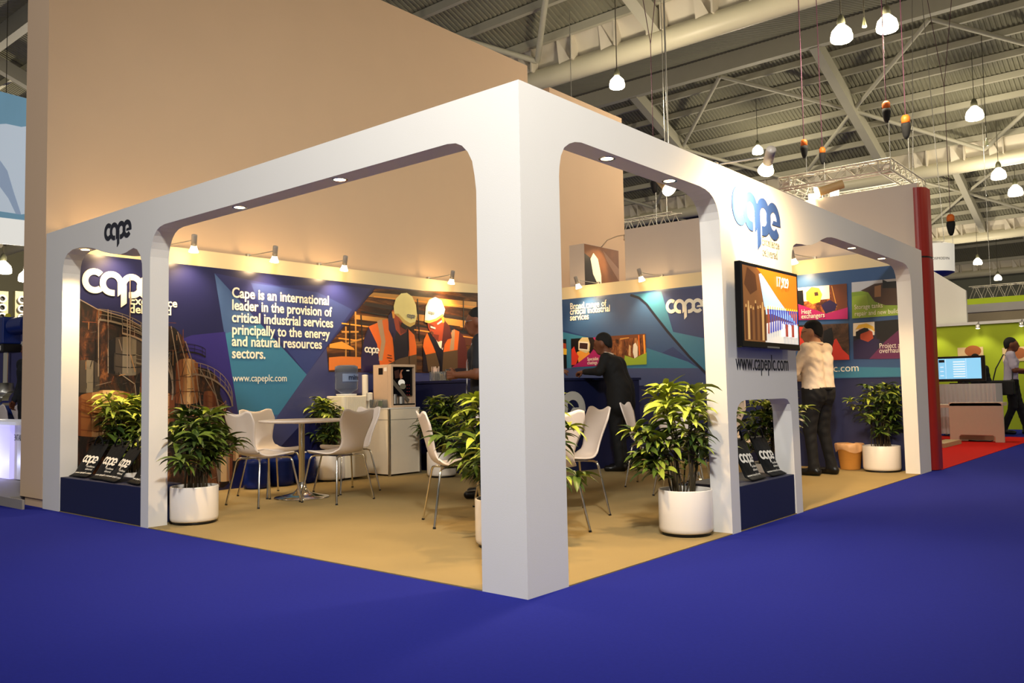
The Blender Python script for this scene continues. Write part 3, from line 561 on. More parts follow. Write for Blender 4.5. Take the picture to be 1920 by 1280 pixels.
chair_spots = [(-4.11, 1.29, 3, 'white moulded chair nearest the viewer at the left table, back towards the left plant'),
 (-4.63, 1.73, -88, 'white moulded chair at the left table, on the side of the printed mural'),
 (-3.73, 1.81, 96, 'white moulded chair at the left table with its broad back turned to the viewer'),
 (-4.24, 2.33, 176, 'white moulded chair at the left table beside the white cabinet'),
 (-1.88, 1.50, -34, 'white moulded chair left of the big corner column, seen edge-on'),
 (-1.14, 1.60, 60, 'white moulded chair just right of the corner column, largest chair back there'),
 (-1.45, 2.31, 151, 'white moulded chair behind the one beside the column, facing left'),
 (-2.03, 2.22, -128, 'white moulded chair mostly hidden behind the left edge of the column'),
 (-1.90, 4.37, -73, 'white moulded chair standing right behind the man in the black suit'),
 (-1.33, 3.93, 20, 'white moulded chair mostly hidden behind the potted plant at the right opening'),
 (-1.52, 5.04, 180, 'white moulded chair at the far side of the rear right table'),
 (-.96, 4.60, 95, 'white moulded chair between the rear right table and the television panel')]
c0 = empty('moulded_chair', (0,0,.006), 0, chair_spots[0][3], 'chair', 'white moulded cafe chairs'); chair_parts(c0)
for i, (x, y, a, lb) in enumerate(chair_spots):
    if i == 0: c0.location = (x, y, .006); c0.rotation_euler = (0, 0, math.radians(a))
    else: dup(c0, (x, y, .006), math.radians(a), lb)
# round pedestal tables
def table(x, y, label):
    t = empty('pedestal_table', (x, y, .006), 0, label, 'table', 'round white pedestal tables')
    MB().lathe([(.0,.715),(.36,.715),(.395,.722),(.40,.731),(.395,.74),(.0,.74)], 40).build('tabletop', PAINTW, t)
    MB().lathe([(.028,.05),(.028,.70),(.09,.704),(.09,.715)], 20).build('column', CHROME, t)
    MB().lathe([(0,0),(.255,0),(.262,.006),(.25,.014),(.16,.028),(.08,.05),(.045,.085),(.032,.13),(.028,.15)], 40).build('base', CHROME, t)
    return t
table(-4.2, 1.76, 'round white pedestal table with chrome base at the left, a sheet of paper on it')
table(-1.60, 1.84, 'round white pedestal table hidden behind the corner column')
table(-1.47, 4.47, 'round white pedestal table at the rear right behind the potted plant')
m = MB(); random.seed(3); m.box((-.105,-.148,0), (.105,.148,.002))
o = m.build('paper_sheet', mat('paper', (240, 220, 200), .7), None, (0,0,0)); o.location = (-4.26, 1.60, .748); o.rotation_euler = (0,0,.6)
tag(o, 'white sheet of paper lying on the left round table', 'paper')
# ---------------------------------------------------------------- white cabinet, coffee machine, cups, cooler
cab = empty('cabinet', (-5.222, 3.81, .006), 0, 'white panelled cabinet with aluminium edges under the coffee machine', 'cabinet')
MB().box((-.235,-.245,.02), (.235,.245,.79)).build('body', mat('cabinet_laminate', (238, 222, 196), .5, noise=.02), cab)
MB().box((-.24,-.25,.79), (.24,.25,.802)).build('top_panel', WPLAST, cab)
for sx, sy in ((1,-1),(1,1),(-1,-1),(-1,1)):
    MB().box((sx*.235-.012, sy*.245-.012, 0), (sx*.235+.012, sy*.245+.012, .79)).build('corner_post', STEEL, cab)
MB().box((.2352,-.23,.66), (.238,.23,.664)).box((-.22,-.2482,.66), (.22,-.2452,.664)).build('panel_groove', mat('grey_gap', (120,112,100), .7), cab)
cof = empty('coffee_machine', (-5.22, 3.86, .808), 0, 'beige and black coffee vending machine on the white cabinet', 'coffee machine')
cb = mat('coffee_machine_beige', (206, 178, 150), .5, noise=.04)
m = MB().box((-.16,-.2,0), (.10,.2,.52)).box((.10,-.2,0), (.165,-.165,.52)).box((.10,.185,0), (.165,.2,.52)).box((.10,-.165,.49), (.165,.185,.52)).box((.10,-.165,0), (.165,.185,.03))
m.build('casing', cb, cof, bevel=.004)
FM = lambda u, v, n: Vector((.13+n, u, v))
p = Pic(FM); p.rect(-.16,.14,.18,.485, GLOSSB); p.p([(-.165,.30),(.10,.06),(.13,.09),(-.13,.34)], mat('grey_hatch', (96,88,78), .5))
p.ell(.0,.30,.055,.04, mat('milk_cup_print', (240,236,226), .4, emit=.25)); p.ell(.02,.255,.05,.035, mat('glass_cup_print', (120,116,100), .3)); 
p.p([(-.02,.34),(.02,.36),(.0,.42),(.03,.46),(-.01,.45),(-.03,.39)], mat('steam_print', (176,110,76), .5)); p.p([(-.1,.35),(-.03,.36),(-.04,.46),(-.12,.44)], mat('coffee_brown_print', (58,22,14), .4)); p.rect(.08,.44,.13,.455, WPLAST)
for i in range(4):
    for j in range(2): p.ell(.09+.035*j, .15+.04*i, .006, .005, mat('red_key', (150,40,34), .4, emit=.3), 8)
p.build('front_display', cof, None)
m = MB(); m.tube([(.115,-.10,.16),(.115,-.10,.03)], .03, 14).tube([(.115,.0,.13),(.115,.0,.03)], .045, 14); m.build('flask', STEEL, cof)
MB().box((.10,-.165,.03), (.168,.185,.045)).build('drip_tray', BLACK, cof)
MB().box((-.06,-.2015,.40), (.02,-.2,.48)).build('side_vent', BLACK, cof); MB().box((.04,-.2015,.44), (.09,-.2,.485)).build('price_sticker', WPLAST, cof)
def cups(name, x, y, n, label, z0=.808):
    t = empty(name, (x, y, z0), 0, label, 'paper cups')
    prof = [(.026,0)]
    for i in range(n): prof += [(.031+.004, .012+.0105*i*1), (.0385, .0175+.0105*i)]
    MB().lathe([(.027,0),(.036,.085)] + sum([[(.039,.085+.0115*i),(.036,.091+.0115*i)] for i in range(n)], []) + [(.0,.085+.0115*n)], 18).build('cup_sleeve', mat('paper_cup', (244,234,214), .6), t)
    return t
cups('cup_stack', -5.46, 3.60, 28, 'tall stack of white paper cups beside the coffee machine')
cups('cup_stack', -5.38, 3.602, 9, 'short stack of white paper cups in front of the coffee machine')
t = empty('clear_box', (-5.22, 3.605, .808), 0, 'clear plastic box of sachets in front of the coffee machine', 'box')
CLEAR = mat('clear_acrylic', (235,240,240), .06, trans=.9, ior=1.3)
m = MB().box((-.12,-.036,0), (.12,.036,.004)).box((-.12,-.036,.004), (-.117,.036,.10)).box((.117,-.036,.004), (.12,.036,.10)).box((-.117,-.036,.004), (.117,-.033,.10)).box((-.117,.033,.004), (.117,.036,.10)); m.build('tray', CLEAR, t)
m = MB(); random.seed(5)
for i in range(9): 
    x = -.1+.02*i; m.bar((x, random.uniform(-.02,.0), .006), (x+.012, random.uniform(0,.02), random.uniform(.06,.095)), .016, .004)
m.build('sachets', mat('sachet_paper', (222,196,150), .6, noise=.3, nscale=30), t); m = MB().box((.03,-.03,.02), (.10,-.028,.085)); m.build('green_sachet', mat('green_sachet', (130,150,70), .6), t)
wc = empty('water_cooler', (-5.27, 3.16, .006), 0, 'white water cooler with upturned clear bottle against the mural', 'water cooler')
m = MB()
def rrect(hx, hy, r, n=5):
    return [(sx*(hx-r)+r*math.cos(a0+pi/2*k/n), sy*(hy-r)+r*math.sin(a0+pi/2*k/n)) for sx, sy, a0 in ((1,1,0),(-1,1,pi/2),(-1,-1,pi),(1,-1,1.5*pi)) for k in range(n+1)]
m.prism(rrect(.17,.18,.05), 0.02, .955, ID); m.build('body', mat('cooler_white', (236,222,196), .4), wc, bevel=.01)
m = MB()
for i in range(9): m.box((.168,-.13+.03*i,.70), (.176,-.115+.03*i,.94))
m.build('front_ribs', mat('cooler_white', (236,222,196)), wc); MB().box((.165,-.02,.62), (.178,.12,.72)).build('tap_recess', mat('cooler_grey', (110,104,98), .5), wc)
MB().lathe([(0,.955),(.115,.955),(.12,.975),(.0,.98)], 24).build('collar', WPLAST, wc)
BOT = mat('water_bottle_plastic', (176,190,214), .08, trans=.85, ior=1.25); BOTB = mat('blue_bottle_plastic', (30,52,140), .12, trans=.45, ior=1.3)
def bottle_prof(): return [(.03,0),(.06,.01),(.125,.05),(.135,.075),(.13,.09),(.135,.11),(.13,.155),(.13,.2),(.135,.225),(.13,.245),(.135,.27),(.132,.32),(.10,.335),(0,.335)]
MB().lathe([(r,.975+z_) for r, z_ in bottle_prof()], 28).build('bottle', BOT, wc)
m = MB(); 
for i in range(12):
    a0, a1 = -1.0+2*i/12*1.0, -1.0+2*(i+1)/12*1.0
    m.add([(.1375*math.cos(a0), .1375*math.sin(a0), 1.12), (.1375*math.cos(a1), .1375*math.sin(a1), 1.12), (.1375*math.cos(a1), .1375*math.sin(a1), 1.21), (.1375*math.cos(a0), .1375*math.sin(a0), 1.21)], [(0,1,2,3)])
m.build('bottle_label', mat('bottle_label_blue', (120,138,176), .4), wc)
FB = lambda u, v, n: Vector(((.139+n)*math.cos(u/.139), (.139+n)*math.sin(u/.139), v))
text_mb('mine', .085, (-.07, 1.14), FB, n=0, depth=.001, bold=.002).build('label_lettering', mat('label_navy', (16,26,60), .4), wc)
b0 = None
for i, (x, y, lb) in enumerate(((-5.30, 1.98, 'blue water bottle standing on the floor by the mural, nearest the refinery photo'), (-5.30, 2.29, 'blue water bottle standing on the floor between two others'), (-5.31, 2.59, 'blue water bottle standing on the floor next to the plant behind the table'))):
    if b0 is None:
        b0 = empty('water_bottle', (x, y, .006), 0, lb, 'water bottle', 'spare blue water bottles'); MB().lathe([(r, .335-z_) for r, z_ in bottle_prof()[::-1]], 24).build('bottle_body', BOTB, b0); MB().lathe([(.034,.31),(.034,.345),(0,.345)], 16).build('cap', WPLAST, b0)
    else: dup(b0, (x, y, .006), 0, lb)
# ---------------------------------------------------------------- reception counter
ctr = empty('reception_counter', (-3.5, 5.0, .006), 0, 'long angled navy reception counter with large grey logo on its front', 'counter')
co = ctr.location
fp = [(-5.46, 4.36), (-3.64, 4.14), (-3.22, 6.28), (-3.78, 6.39), (-4.08, 4.80), (-5.46, 4.95)]
MB().prism(fp, .0, 1.09, lambda u, v, n: Vector((u, v, .006+n))).build('body', NAVYD, ctr, co)
MB().prism([(-5.46, 4.345), (-3.628, 4.12), (-3.20, 6.30), (-3.80, 6.41), (-4.10, 4.82), (-5.46, 4.97)], 1.09, 1.12, lambda u, v, n: Vector((u, v, .006+n))).build('worktop', NAVYD, ctr, co)
dv = Vector((.42, 2.14, 0)).normalized(); nv = Vector((dv.y, -dv.x, 0)); a0 = Vector((-3.64, 4.14, .006))
FC = lambda u, v, n: a0 + dv*u + nv*n + Vector((0,0,v))
logo_mb((-.30+.37, .80), .205, FC, n=.001, depth=.006).build('logo_lettering', mat('grey_counter_logo', (190,188,182), .4, noise=.04), ctr, co)
o = MB().box((-.09,-.06,0), (.09,.06,.012)).build('booklet', WPLAST, None, (0,0,0)); o.location = (-3.40, 6.15, 1.127); tag(o, 'thin white booklet lying at the right end of the navy counter', 'booklet')
t = empty('straw_box', (-5.12, 4.55, 1.127), 0, 'clear acrylic box with straws standing at the left of the navy counter', 'box')
m = MB().box((-.13,-.06,0), (.13,.06,.005)); 
for lo, hi in (((-.13,-.06,.005),(-.126,.06,.12)), ((.126,-.06,.005),(.13,.06,.12)), ((-.126,-.06,.005),(.126,-.056,.12)), ((-.126,.056,.005),(.126,.06,.12)), ((-.03,-.056,.005),(-.026,.056,.12))): m.box(lo, hi)
m.build('tray', CLEAR, t)
m = MB(); random.seed(8)
for i in range(34):
    x, y = random.uniform(-.11,-.045), random.uniform(-.045,.045); m.tube([(x, y, .006), (x+random.uniform(-.008,.008), y+random.uniform(-.01,.01), random.uniform(.16,.19))], .0035, 5)
m.build('straws', mat('straw_white', (240,214,196), .5), t)
m = MB()
for i in range(16):
    x, y = random.uniform(-.01,.11), random.uniform(-.04,.04); m.bar((x, y, .008), (x+random.uniform(-.02,.02), y, random.uniform(.05,.11)), .012, .004)
m.build('sachets', mat('sachet_paper', (222,196,150)), t)
# ---------------------------------------------------------------- display plinths and carrier bags in the frame
def plinth(name, lo, hi, label):
    c = ((lo[0]+hi[0])/2, (lo[1]+hi[1])/2, lo[2]); return tag(MB().box(lo, hi).build(name, NAVY, None, c, bevel=.004), label, 'plinth')
plinth('display_plinth', (-5.272, .003, .0065), (-3.805, .335, .30), 'low navy display plinth in the narrow left arch under the carrier bags')
plinth('display_plinth', (-.42, 2.312, .0065), (-.003, 3.262, .305), 'low navy display plinth under the white television panel')
BAGK = mat('black_bag_film', (10, 11, 14), .6, spec=.2, noise=.15, nscale=14, bump=.3, bscale=22); BAGG = mat('bag_grey_gusset', (74, 76, 78), .4, noise=.1)
def bag(loc, rz, label, w=.27, h=.36, lean=.55):
    r = empty('carrier_bag', loc, rz, label, 'carrier bag', 'black company carrier bags')
    # local frame: faces -y, bottom at the origin, leans back towards +y; the lower fold rests on the plinth
    cs, sn = math.cos(lean), math.sin(lean)
    def P(u, v, n):
        if v < .07: y, z_ = .0+.8*v, .003+.35*v
        else: y, z_ = .056+(v-.07)*sn, .0275+(v-.07)*cs
        return Vector((u, y - n*cs, z_ + n*sn))
    NX, NY = 12, 16; vs = []; fs = []
    for side_ in (1, -1):
        for j in range(NY+1):
            for i in range(NX+1):
                u = -w/2+w*i/NX; v = h*j/NY; e = (1-(2*i/NX-1)**2)*math.sin(pi*min(1, .12+j/NY*.88))
                vs.append(P(u, v, side_*(.004+.009*e)+.0015*math.sin(u*60+v*35)*e))
        b = 0 if side_ == 1 else (NX+1)*(NY+1)
        for j in range(NY):
            for i in range(NX):
                q = b+j*(NX+1)+i; f = (q, q+1, q+NX+2, q+NX+1); fs.append(f if side_ == 1 else f[::-1])
    n1 = (NX+1)*(NY+1); edge = [i for i in range(NX+1)] + [j*(NX+1)+NX for j in range(1, NY+1)] + [NY*(NX+1)+i for i in range(NX-1, -1, -1)] + [j*(NX+1) for j in range(NY-1, 0, -1)]
    for a, b in zip(edge, edge[1:]+edge[:1]): fs.append((b, a, a+n1, b+n1))
    MB().add(vs, fs, 0, True).build('bag_body', BAGK, r)
    FBG = lambda u, v, n: P(u, v, n+.0110*(1-(2*u/w)**2)*math.sin(pi*min(1, .12+v/h*.88))+.0062)
    logo_mb((-.078, .205), .036, FBG, n=0, depth=.0008).build('logo_print', LOGOW, r)
    m = text_mb('Excellence', .026, (.018, .125), FBG, n=0, depth=.0006); text_mb('delivered', .026, (.018, .098), FBG, n=0, depth=.0006, into=m); text_mb('www.capeplc.com', .034, (-.115, .06), FBG, n=0, depth=.0006, into=m); m.build('lettering_print', LOGOW, r)
    for k in (0, 1):
        pts = [P(-.07, h-.02, .01 if k == 0 else -.01)] + [P(-.07+.14*i/8, h+.05*math.sin(pi*i/8)+.01*k, (.015+.03*math.sin(pi*i/8))*(1 if k == 0 else -1)) for i in range(1, 8)] + [P(.07, h-.02, .01 if k == 0 else -.01)]
        MB().tube(pts, .007, 6).build('handle', BAGK, r)
    return r
bag((-5.07, .06, .305), .10, 'black carrier bag with company logo, leftmost on the left plinth')
bag((-4.68, .05, .305), .02, 'black carrier bag with company logo, second from the left in the left arch')
bag((-4.41, .03, .305), -.12, 'black carrier bag in the middle of the left plinth, logo partly folded', lean=.62)
bag((-4.05, .05, .305), -.15, 'black carrier bag at the right end of the left plinth, half behind the post')
bag((-.05, 2.74, .308), pi/2+.05, 'black carrier bag at the left of the opening under the television, half cut off', lean=.4)
bag((-.05, 3.10, .308), pi/2-.02, 'black carrier bag with full logo at the right under the television', lean=.42, w=.26)
# ---------------------------------------------------------------- waste basket
wb = empty('waste_basket', (-.80, 6.93, .006), 0, 'tan plastic waste basket with a clear liner beside the far potted plant', 'waste basket')
MB().lathe([(.0,.0),(.105,.0),(.11,.01),(.14,.275),(.15,.28),(.15,.295),(.137,.29),(.128,.27),(.10,.015),(0,.012)], 32).build('basket', mat('tan_plastic', (214,150,70), .5, noise=.05), wb)
m = MB(); n = 40; vs = []; fs = []
for j, (r, z_) in enumerate(((.132,.285),(.150,.303),(.158,.295),(.157,.25),(.150,.215))):
    for k in range(n):
        a = 2*pi*k/n; rr = r+.005*math.sin(7*a+j)+.004*math.sin(13*a); vs.append((rr*math.cos(a), rr*math.sin(a), z_+(.02*math.sin(3*a+1) if j == 4 else 0)))
for j in range(4):
    for k in range(n): fs.append((j*n+k, j*n+(k+1)%n, (j+1)*n+(k+1)%n, (j+1)*n+k))
m.add(vs, fs, 0, True).build('liner', mat('thin_liner', (240,190,140), .35, alpha=.7), wb)

# ================================================================ POTTED PLANTS
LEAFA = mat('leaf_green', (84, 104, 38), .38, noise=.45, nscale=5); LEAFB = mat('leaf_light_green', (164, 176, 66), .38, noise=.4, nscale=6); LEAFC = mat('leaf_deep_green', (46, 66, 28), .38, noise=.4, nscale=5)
KEEP = [((-9,-1,-1),(-5.47,9,3)), ((-9,7.05,-1),(9,9,3)), ((-3.83,-.01,-1),(-3.66,.16,3)), ((-5.7,-.01,-1),(-5.25,.16,3)), ((-.31,-.01,-1),(.01,.33,3)), ((-.16,2.11,-1),(.01,2.31,3)), ((-.16,3.24,-1),(.01,3.43,3)), ((-.16,2.28,.86),(.01,3.3,3)), ((-.16,6.7,-1),(.01,9,3)),
        ((-5.3,-.02,-1),(-3.8,.35,.70)), ((-.43,2.29,-1),(.01,3.29,.31)), ((-5.47,2.96,-1),(-5.04,3.39,1.4)), ((-5.5,3.55,-1),(-4.98,4.08,1.4)), ((-.97,6.76,-1),(-.63,7.2,.32)), ((-4.0,4.1,-1),(-3.2,6,1.13)), ((-5.5,4.28,-1),(-3.6,5,1.13)), ((-5.4,4.13,-1),(-3.7,4.4,1.13))]
def plant(x, y, label, pot_r=.19, pot_h=.29, top=.95, spread=.36, n=22, seed=1, leaf=.15, light_=.3, low=.45, mid=.0):
    rnd = random.Random(seed)
    r = empty('potted_plant', (x, y, .006), 0, label, 'potted plant', 'green plants in round white pots')
    MB().lathe([(0,.02),(pot_r-.012,.02),(pot_r-.004,.03),(pot_r,.05),(pot_r,pot_h-.006),(pot_r-.003,pot_h),(pot_r-.010,pot_h),(pot_r-.013,pot_h-.008),(pot_r-.015,pot_h-.05)], 44).build('pot', POTW, r)
    MB().lathe([(0,0),(pot_r-.02,0),(pot_r-.02,.02),(0,.02)], 36).build('pot_foot', BLACK, r)
    MB().lathe([(pot_r-.014,pot_h-.045),(pot_r*.5,pot_h-.035),(0,pot_h-.03)], 28).build('soil', SOIL, r)
    st = MB(); lf = MB()
    def leaf_at(p, d, L, w, droop, mi):
        d = d.normalized(); side = d.cross(Vector((0,0,1)))
        if side.length < .05: side = Vector((1,0,0))
        side.normalize(); K = 5; vs = []; q = p.copy(); dd = d.copy(); tw = rnd.uniform(-.5,.5)
        for k in range(K+1):
            t = k/K; ww = w*math.sin(pi*min(1, .06+t*.94))**.8*(1-.25*t) if k < K else .0015
            nrm = side.cross(dd).normalized(); sd = (side*math.cos(tw)+nrm*math.sin(tw))
            vs += [q - sd*ww/2 + nrm*ww*.18, q.copy(), q + sd*ww/2 + nrm*ww*.18]
            q = q + dd*L/K; dd = (dd + Vector((0,0,-droop/K))).normalized()
        fs = []
        for k in range(K):
            b = 3*k; fs += [(b, b+1, b+4, b+3), (b+1, b+2, b+5, b+4)]
        for v in vs:
            X_, Y_, Z_ = v.x+x, v.y+y, v.z
            if any(l[0] < X_ < h_[0] and l[1] < Y_ < h_[1] and l[2] < Z_ < h_[2] for l, h_ in KEEP): return
        lf.add(vs, fs, mi, True)
    for i in range(n):
        a = rnd.uniform(0, 2*pi); rr = pot_r*.55*math.sqrt(rnd.random()); base = Vector((rr*math.cos(a), rr*math.sin(a), pot_h-.04))
        f = (i+.5)/n; hgt = top*(low + (1-low)*rnd.random()**.8); a2 = a+rnd.uniform(-.7,.7); out = spread*(.15+.62*rnd.random()**.7)*(1.0 if hgt < top*.85 else .65)
        tip = Vector((out*math.cos(a2), out*math.sin(a2), hgt-leaf*.25))
        for _ in range(8):
            if any(l[0] < tip.x+x < h_[0] and l[1] < tip.y+y < h_[1] and l[2] < tip.z < h_[2] for l, h_ in KEEP): out *= .7; tip = Vector((out*math.cos(a2), out*math.sin(a2), hgt-leaf*.25))
        mid_ = base.lerp(tip, .5) + Vector((-.25*out*math.cos(a2), -.25*out*math.sin(a2), .04))
        pts = [base, base.lerp(mid_, .5)+Vector((rnd.uniform(-.01,.01), rnd.uniform(-.01,.01), 0)), mid_, mid_.lerp(tip, .55), tip]
        st.tube(pts, [.006,.0055,.005,.004,.003], 5, 0)
        dirn = (tip-pts[3]).normalized()
        for w_, (pp, cnt) in enumerate(((tip, 10), (pts[3].lerp(tip,.45), 6), (pts[3], 5), (mid_, 3))):
            for k in range(cnt):
                b = 2*pi*k/cnt+rnd.uniform(-.4,.4); elev = rnd.uniform(-.1,.75) if w_ == 0 else rnd.uniform(-.3,.4)
                dv_ = Vector((math.cos(b), math.sin(b), elev)) + dirn*.45
                L = leaf*rnd.uniform(.7,1.2)*(1 if w_ < 3 else .8); u = rnd.random()
                hi = pp.z/top > .72
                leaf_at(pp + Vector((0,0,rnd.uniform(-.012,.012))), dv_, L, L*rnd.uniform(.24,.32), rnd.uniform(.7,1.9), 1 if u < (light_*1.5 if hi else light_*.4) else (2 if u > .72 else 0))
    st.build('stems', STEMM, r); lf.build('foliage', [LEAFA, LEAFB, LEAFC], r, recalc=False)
    return r
plant(-3.62, .338, 'potted plant in white pot just inside the left white post', .18, .285, .95, .46, 19, 3, .17, .15)
plant(-.25, 1.995, 'potted plant in white pot at the right opening beside the television panel', .18, .30, 1.02, .52, 23, 11, .165, .75)
plant(-.43, 6.87, 'potted plant in white pot in the far right corner beside the waste basket', .20, .29, .98, .40, 24, 7, .13, .2)
plant(-5.24, 2.90, 'potted plant in white pot against the mural behind the left table', .17, .29, .98, .36, 20, 9, .15, .4)
plant(-4.42, 3.86, 'potted plant in white pot in front of the navy counter beside the cabinet', .17, .29, .92, .42, 22, 13, .15, .1)
plant(-.98, .98, 'large potted plant mostly hidden behind the corner column, leaves at its left', .19, .30, .95, .62, 26, 17, .17, .5, .35)
plant(-.57, 4.13, 'potted plant behind the white television panel, seen through the low opening', .185, .30, 1.02, .44, 24, 21, .15, .55)
plant(-5.20, .56, 'potted plant behind the carrier bags in the narrow left arch', .19, .30, 1.02, .62, 34, 25, .16, .6, .55)

# ================================================================ PEOPLE
def smin_field(prims, P, k):
    acc = np.zeros(P.shape[0]); best = np.full(P.shape[0], 1e9); lab = np.zeros(P.shape[0], int)
    for pr_ in prims:
        if pr_[0] == 'c':
            _, a, b, ra, rb, mi = pr_; a = np.array(a, float); b = np.array(b, float); ba = b-a; L = ba@ba
            h = np.clip(((P-a)@ba)/max(L, 1e-9), 0, 1); d = np.linalg.norm(P-a-h[:, None]*ba, axis=1)-(ra+(rb-ra)*h)
        else:
            _, c, R, rad, mi = pr_; q = (P-np.array(c, float))@np.array(R, float); rad = np.array(rad, float)
            n = np.linalg.norm(q/rad, axis=1); d = (n-1)*np.min(rad)*.55+(np.linalg.norm(q, axis=1)*(1-1/np.maximum(n, 1e-6)))*.45
        acc += np.exp(np.clip(-d/k, -60, 60)); m = d < best; best[m] = d[m]; lab[m] = mi
    return -k*np.log(np.maximum(acc, 1e-26)), lab
def snet(prims, res, k, cut=None):
    lo = np.full(3, 1e9); hi = np.full(3, -1e9)
    for p in prims:
        pts = [(p[1], max(p[3], p[4])), (p[2], max(p[3], p[4]))] if p[0] == 'c' else [(p[1], max(p[3]))]
        for c, r in pts: lo = np.minimum(lo, np.array(c)-r); hi = np.maximum(hi, np.array(c)+r)
    lo -= 3*res; hi += 3*res; n = np.ceil((hi-lo)/res).astype(int)+1
    ax = [lo[i]+res*np.arange(n[i]) for i in range(3)]
    G = np.stack(np.meshgrid(*ax, indexing='ij'), -1).reshape(-1, 3)
    V = np.empty(len(G))
    for s in range(0, len(G), 300000): V[s:s+300000] = smin_field(prims, G[s:s+300000], k)[0]
    if cut is not None: V = np.maximum(V, cut(G))
    V = V.reshape(n); S_ = V < 0
    cs = [(i, j, l) for i in (0, 1) for j in (0, 1) for l in (0, 1)]
    sub = lambda A, c: A[c[0]:n[0]-1+c[0], c[1]:n[1]-1+c[1], c[2]:n[2]-1+c[2]]
    cnt = sum(sub(S_, c).astype(int) for c in cs); act = (cnt > 0) & (cnt < 8); idx = np.argwhere(act)
    ids = np.full(act.shape, -1); ids[act] = np.arange(len(idx))
    pos = np.zeros((len(idx), 3)); num = np.zeros(len(idx))
    for a in range(8):
        for b in range(a+1, 8):
            ca, cb = np.array(cs[a]), np.array(cs[b])
            if np.abs(ca-cb).sum() != 1: continue
            va = V[tuple((idx+ca).T)]; vb = V[tuple((idx+cb).T)]; m = (va < 0) != (vb < 0)
            t = np.where(m, va/np.where(va == vb, 1, va-vb), 0)
            pos += np.where(m[:, None], idx+ca+t[:, None]*(cb-ca), 0); num += m
    pos = lo+res*pos/num[:, None]; F = []
    for axis in range(3):
        o1, o2 = [(1, 2), (2, 0), (0, 1)][axis]
        A = S_.take(range(0, n[axis]-1), axis); B = S_.take(range(1, n[axis]), axis)
        for e in np.argwhere(A != B):
            if e[o1] == 0 or e[o2] == 0 or e[o1] >= n[o1]-1 or e[o2] >= n[o2]-1: continue
            q = []
            for d1, d2 in ((-1, -1), (0, -1), (0, 0), (-1, 0)):
                c = e.copy(); c[o1] += d1; c[o2] += d2; q.append(ids[tuple(c)])
            if min(q) < 0: continue
            F.append(q if S_[tuple(e)] else q[::-1])
    return pos, F
def mesh_sdf(prims, res, k, mb, cut=None, rough=None):
    pos, F = snet(prims, res, k, cut)
    if not len(F): return mb
    if rough is not None: pos = pos + rough(pos)
    cen = np.array([pos[f].mean(0) for f in F]); lab = smin_field(prims, cen, k)[1]
    b = len(mb.v); mb.v += [tuple(p) for p in pos.tolist()]
    for f, l in zip(F, lab): mb.f.append([b+int(i) for i in f]); mb.m.append(int(l)); mb.sm.append(True)
    return mb
def rotz(a): return np.array([[math.cos(a), -math.sin(a), 0], [math.sin(a), math.cos(a), 0], [0, 0, 1]])
def rotx(a): return np.array([[1, 0, 0], [0, math.cos(a), -math.sin(a)], [0, math.sin(a), math.cos(a)]])
def hand(w, d, nrm, grip, mi=0, thumb=1):
    """wrist w, pointing d, palm towards nrm; grip 0 open .. 1 closed"""
    w, d, nrm = (np.array(t, float) for t in (w, d, nrm)); d /= np.linalg.norm(d); nrm = nrm-d*(nrm@d); nrm /= np.linalg.norm(nrm); s = np.cross(d, nrm)
    P = [('c', w-d*.03, w+d*.01, .025, .024, mi), ('c', w+d*.015+s*.018, w+d*.075+s*.026, .016, .014, mi), ('c', w+d*.015-s*.018, w+d*.075-s*.026, .016, .014, mi), ('c', w+d*.02, w+d*.08, .016, .014, mi)]
    for k, (o, L) in enumerate(((-.031, .064), (-.0105, .074), (.0105, .07), (.031, .056))):
        b = w+d*.08+s*o; a1 = .25+grip*1.0; a2 = a1+.3+grip*1.1
        p1 = b+(d*math.cos(a1)+nrm*math.sin(a1))*L*.5; p2 = p1+(d*math.cos(a2)+nrm*math.sin(a2))*L*.5
        P += [('c', b, p1, .0088, .0082, mi), ('c', p1, p2, .0080, .0070, mi)]
    b = w+d*.03-s*.028*thumb; p1 = b+(d*.6-s*.75*thumb+nrm*.35*(1+grip))*.036; p2 = p1+(d*.85-s*.1*thumb+nrm*.5*grip)*.034
    return P+[('c', b, p1, .0125, .0105, mi), ('c', p1, p2, .0100, .0078, mi)]
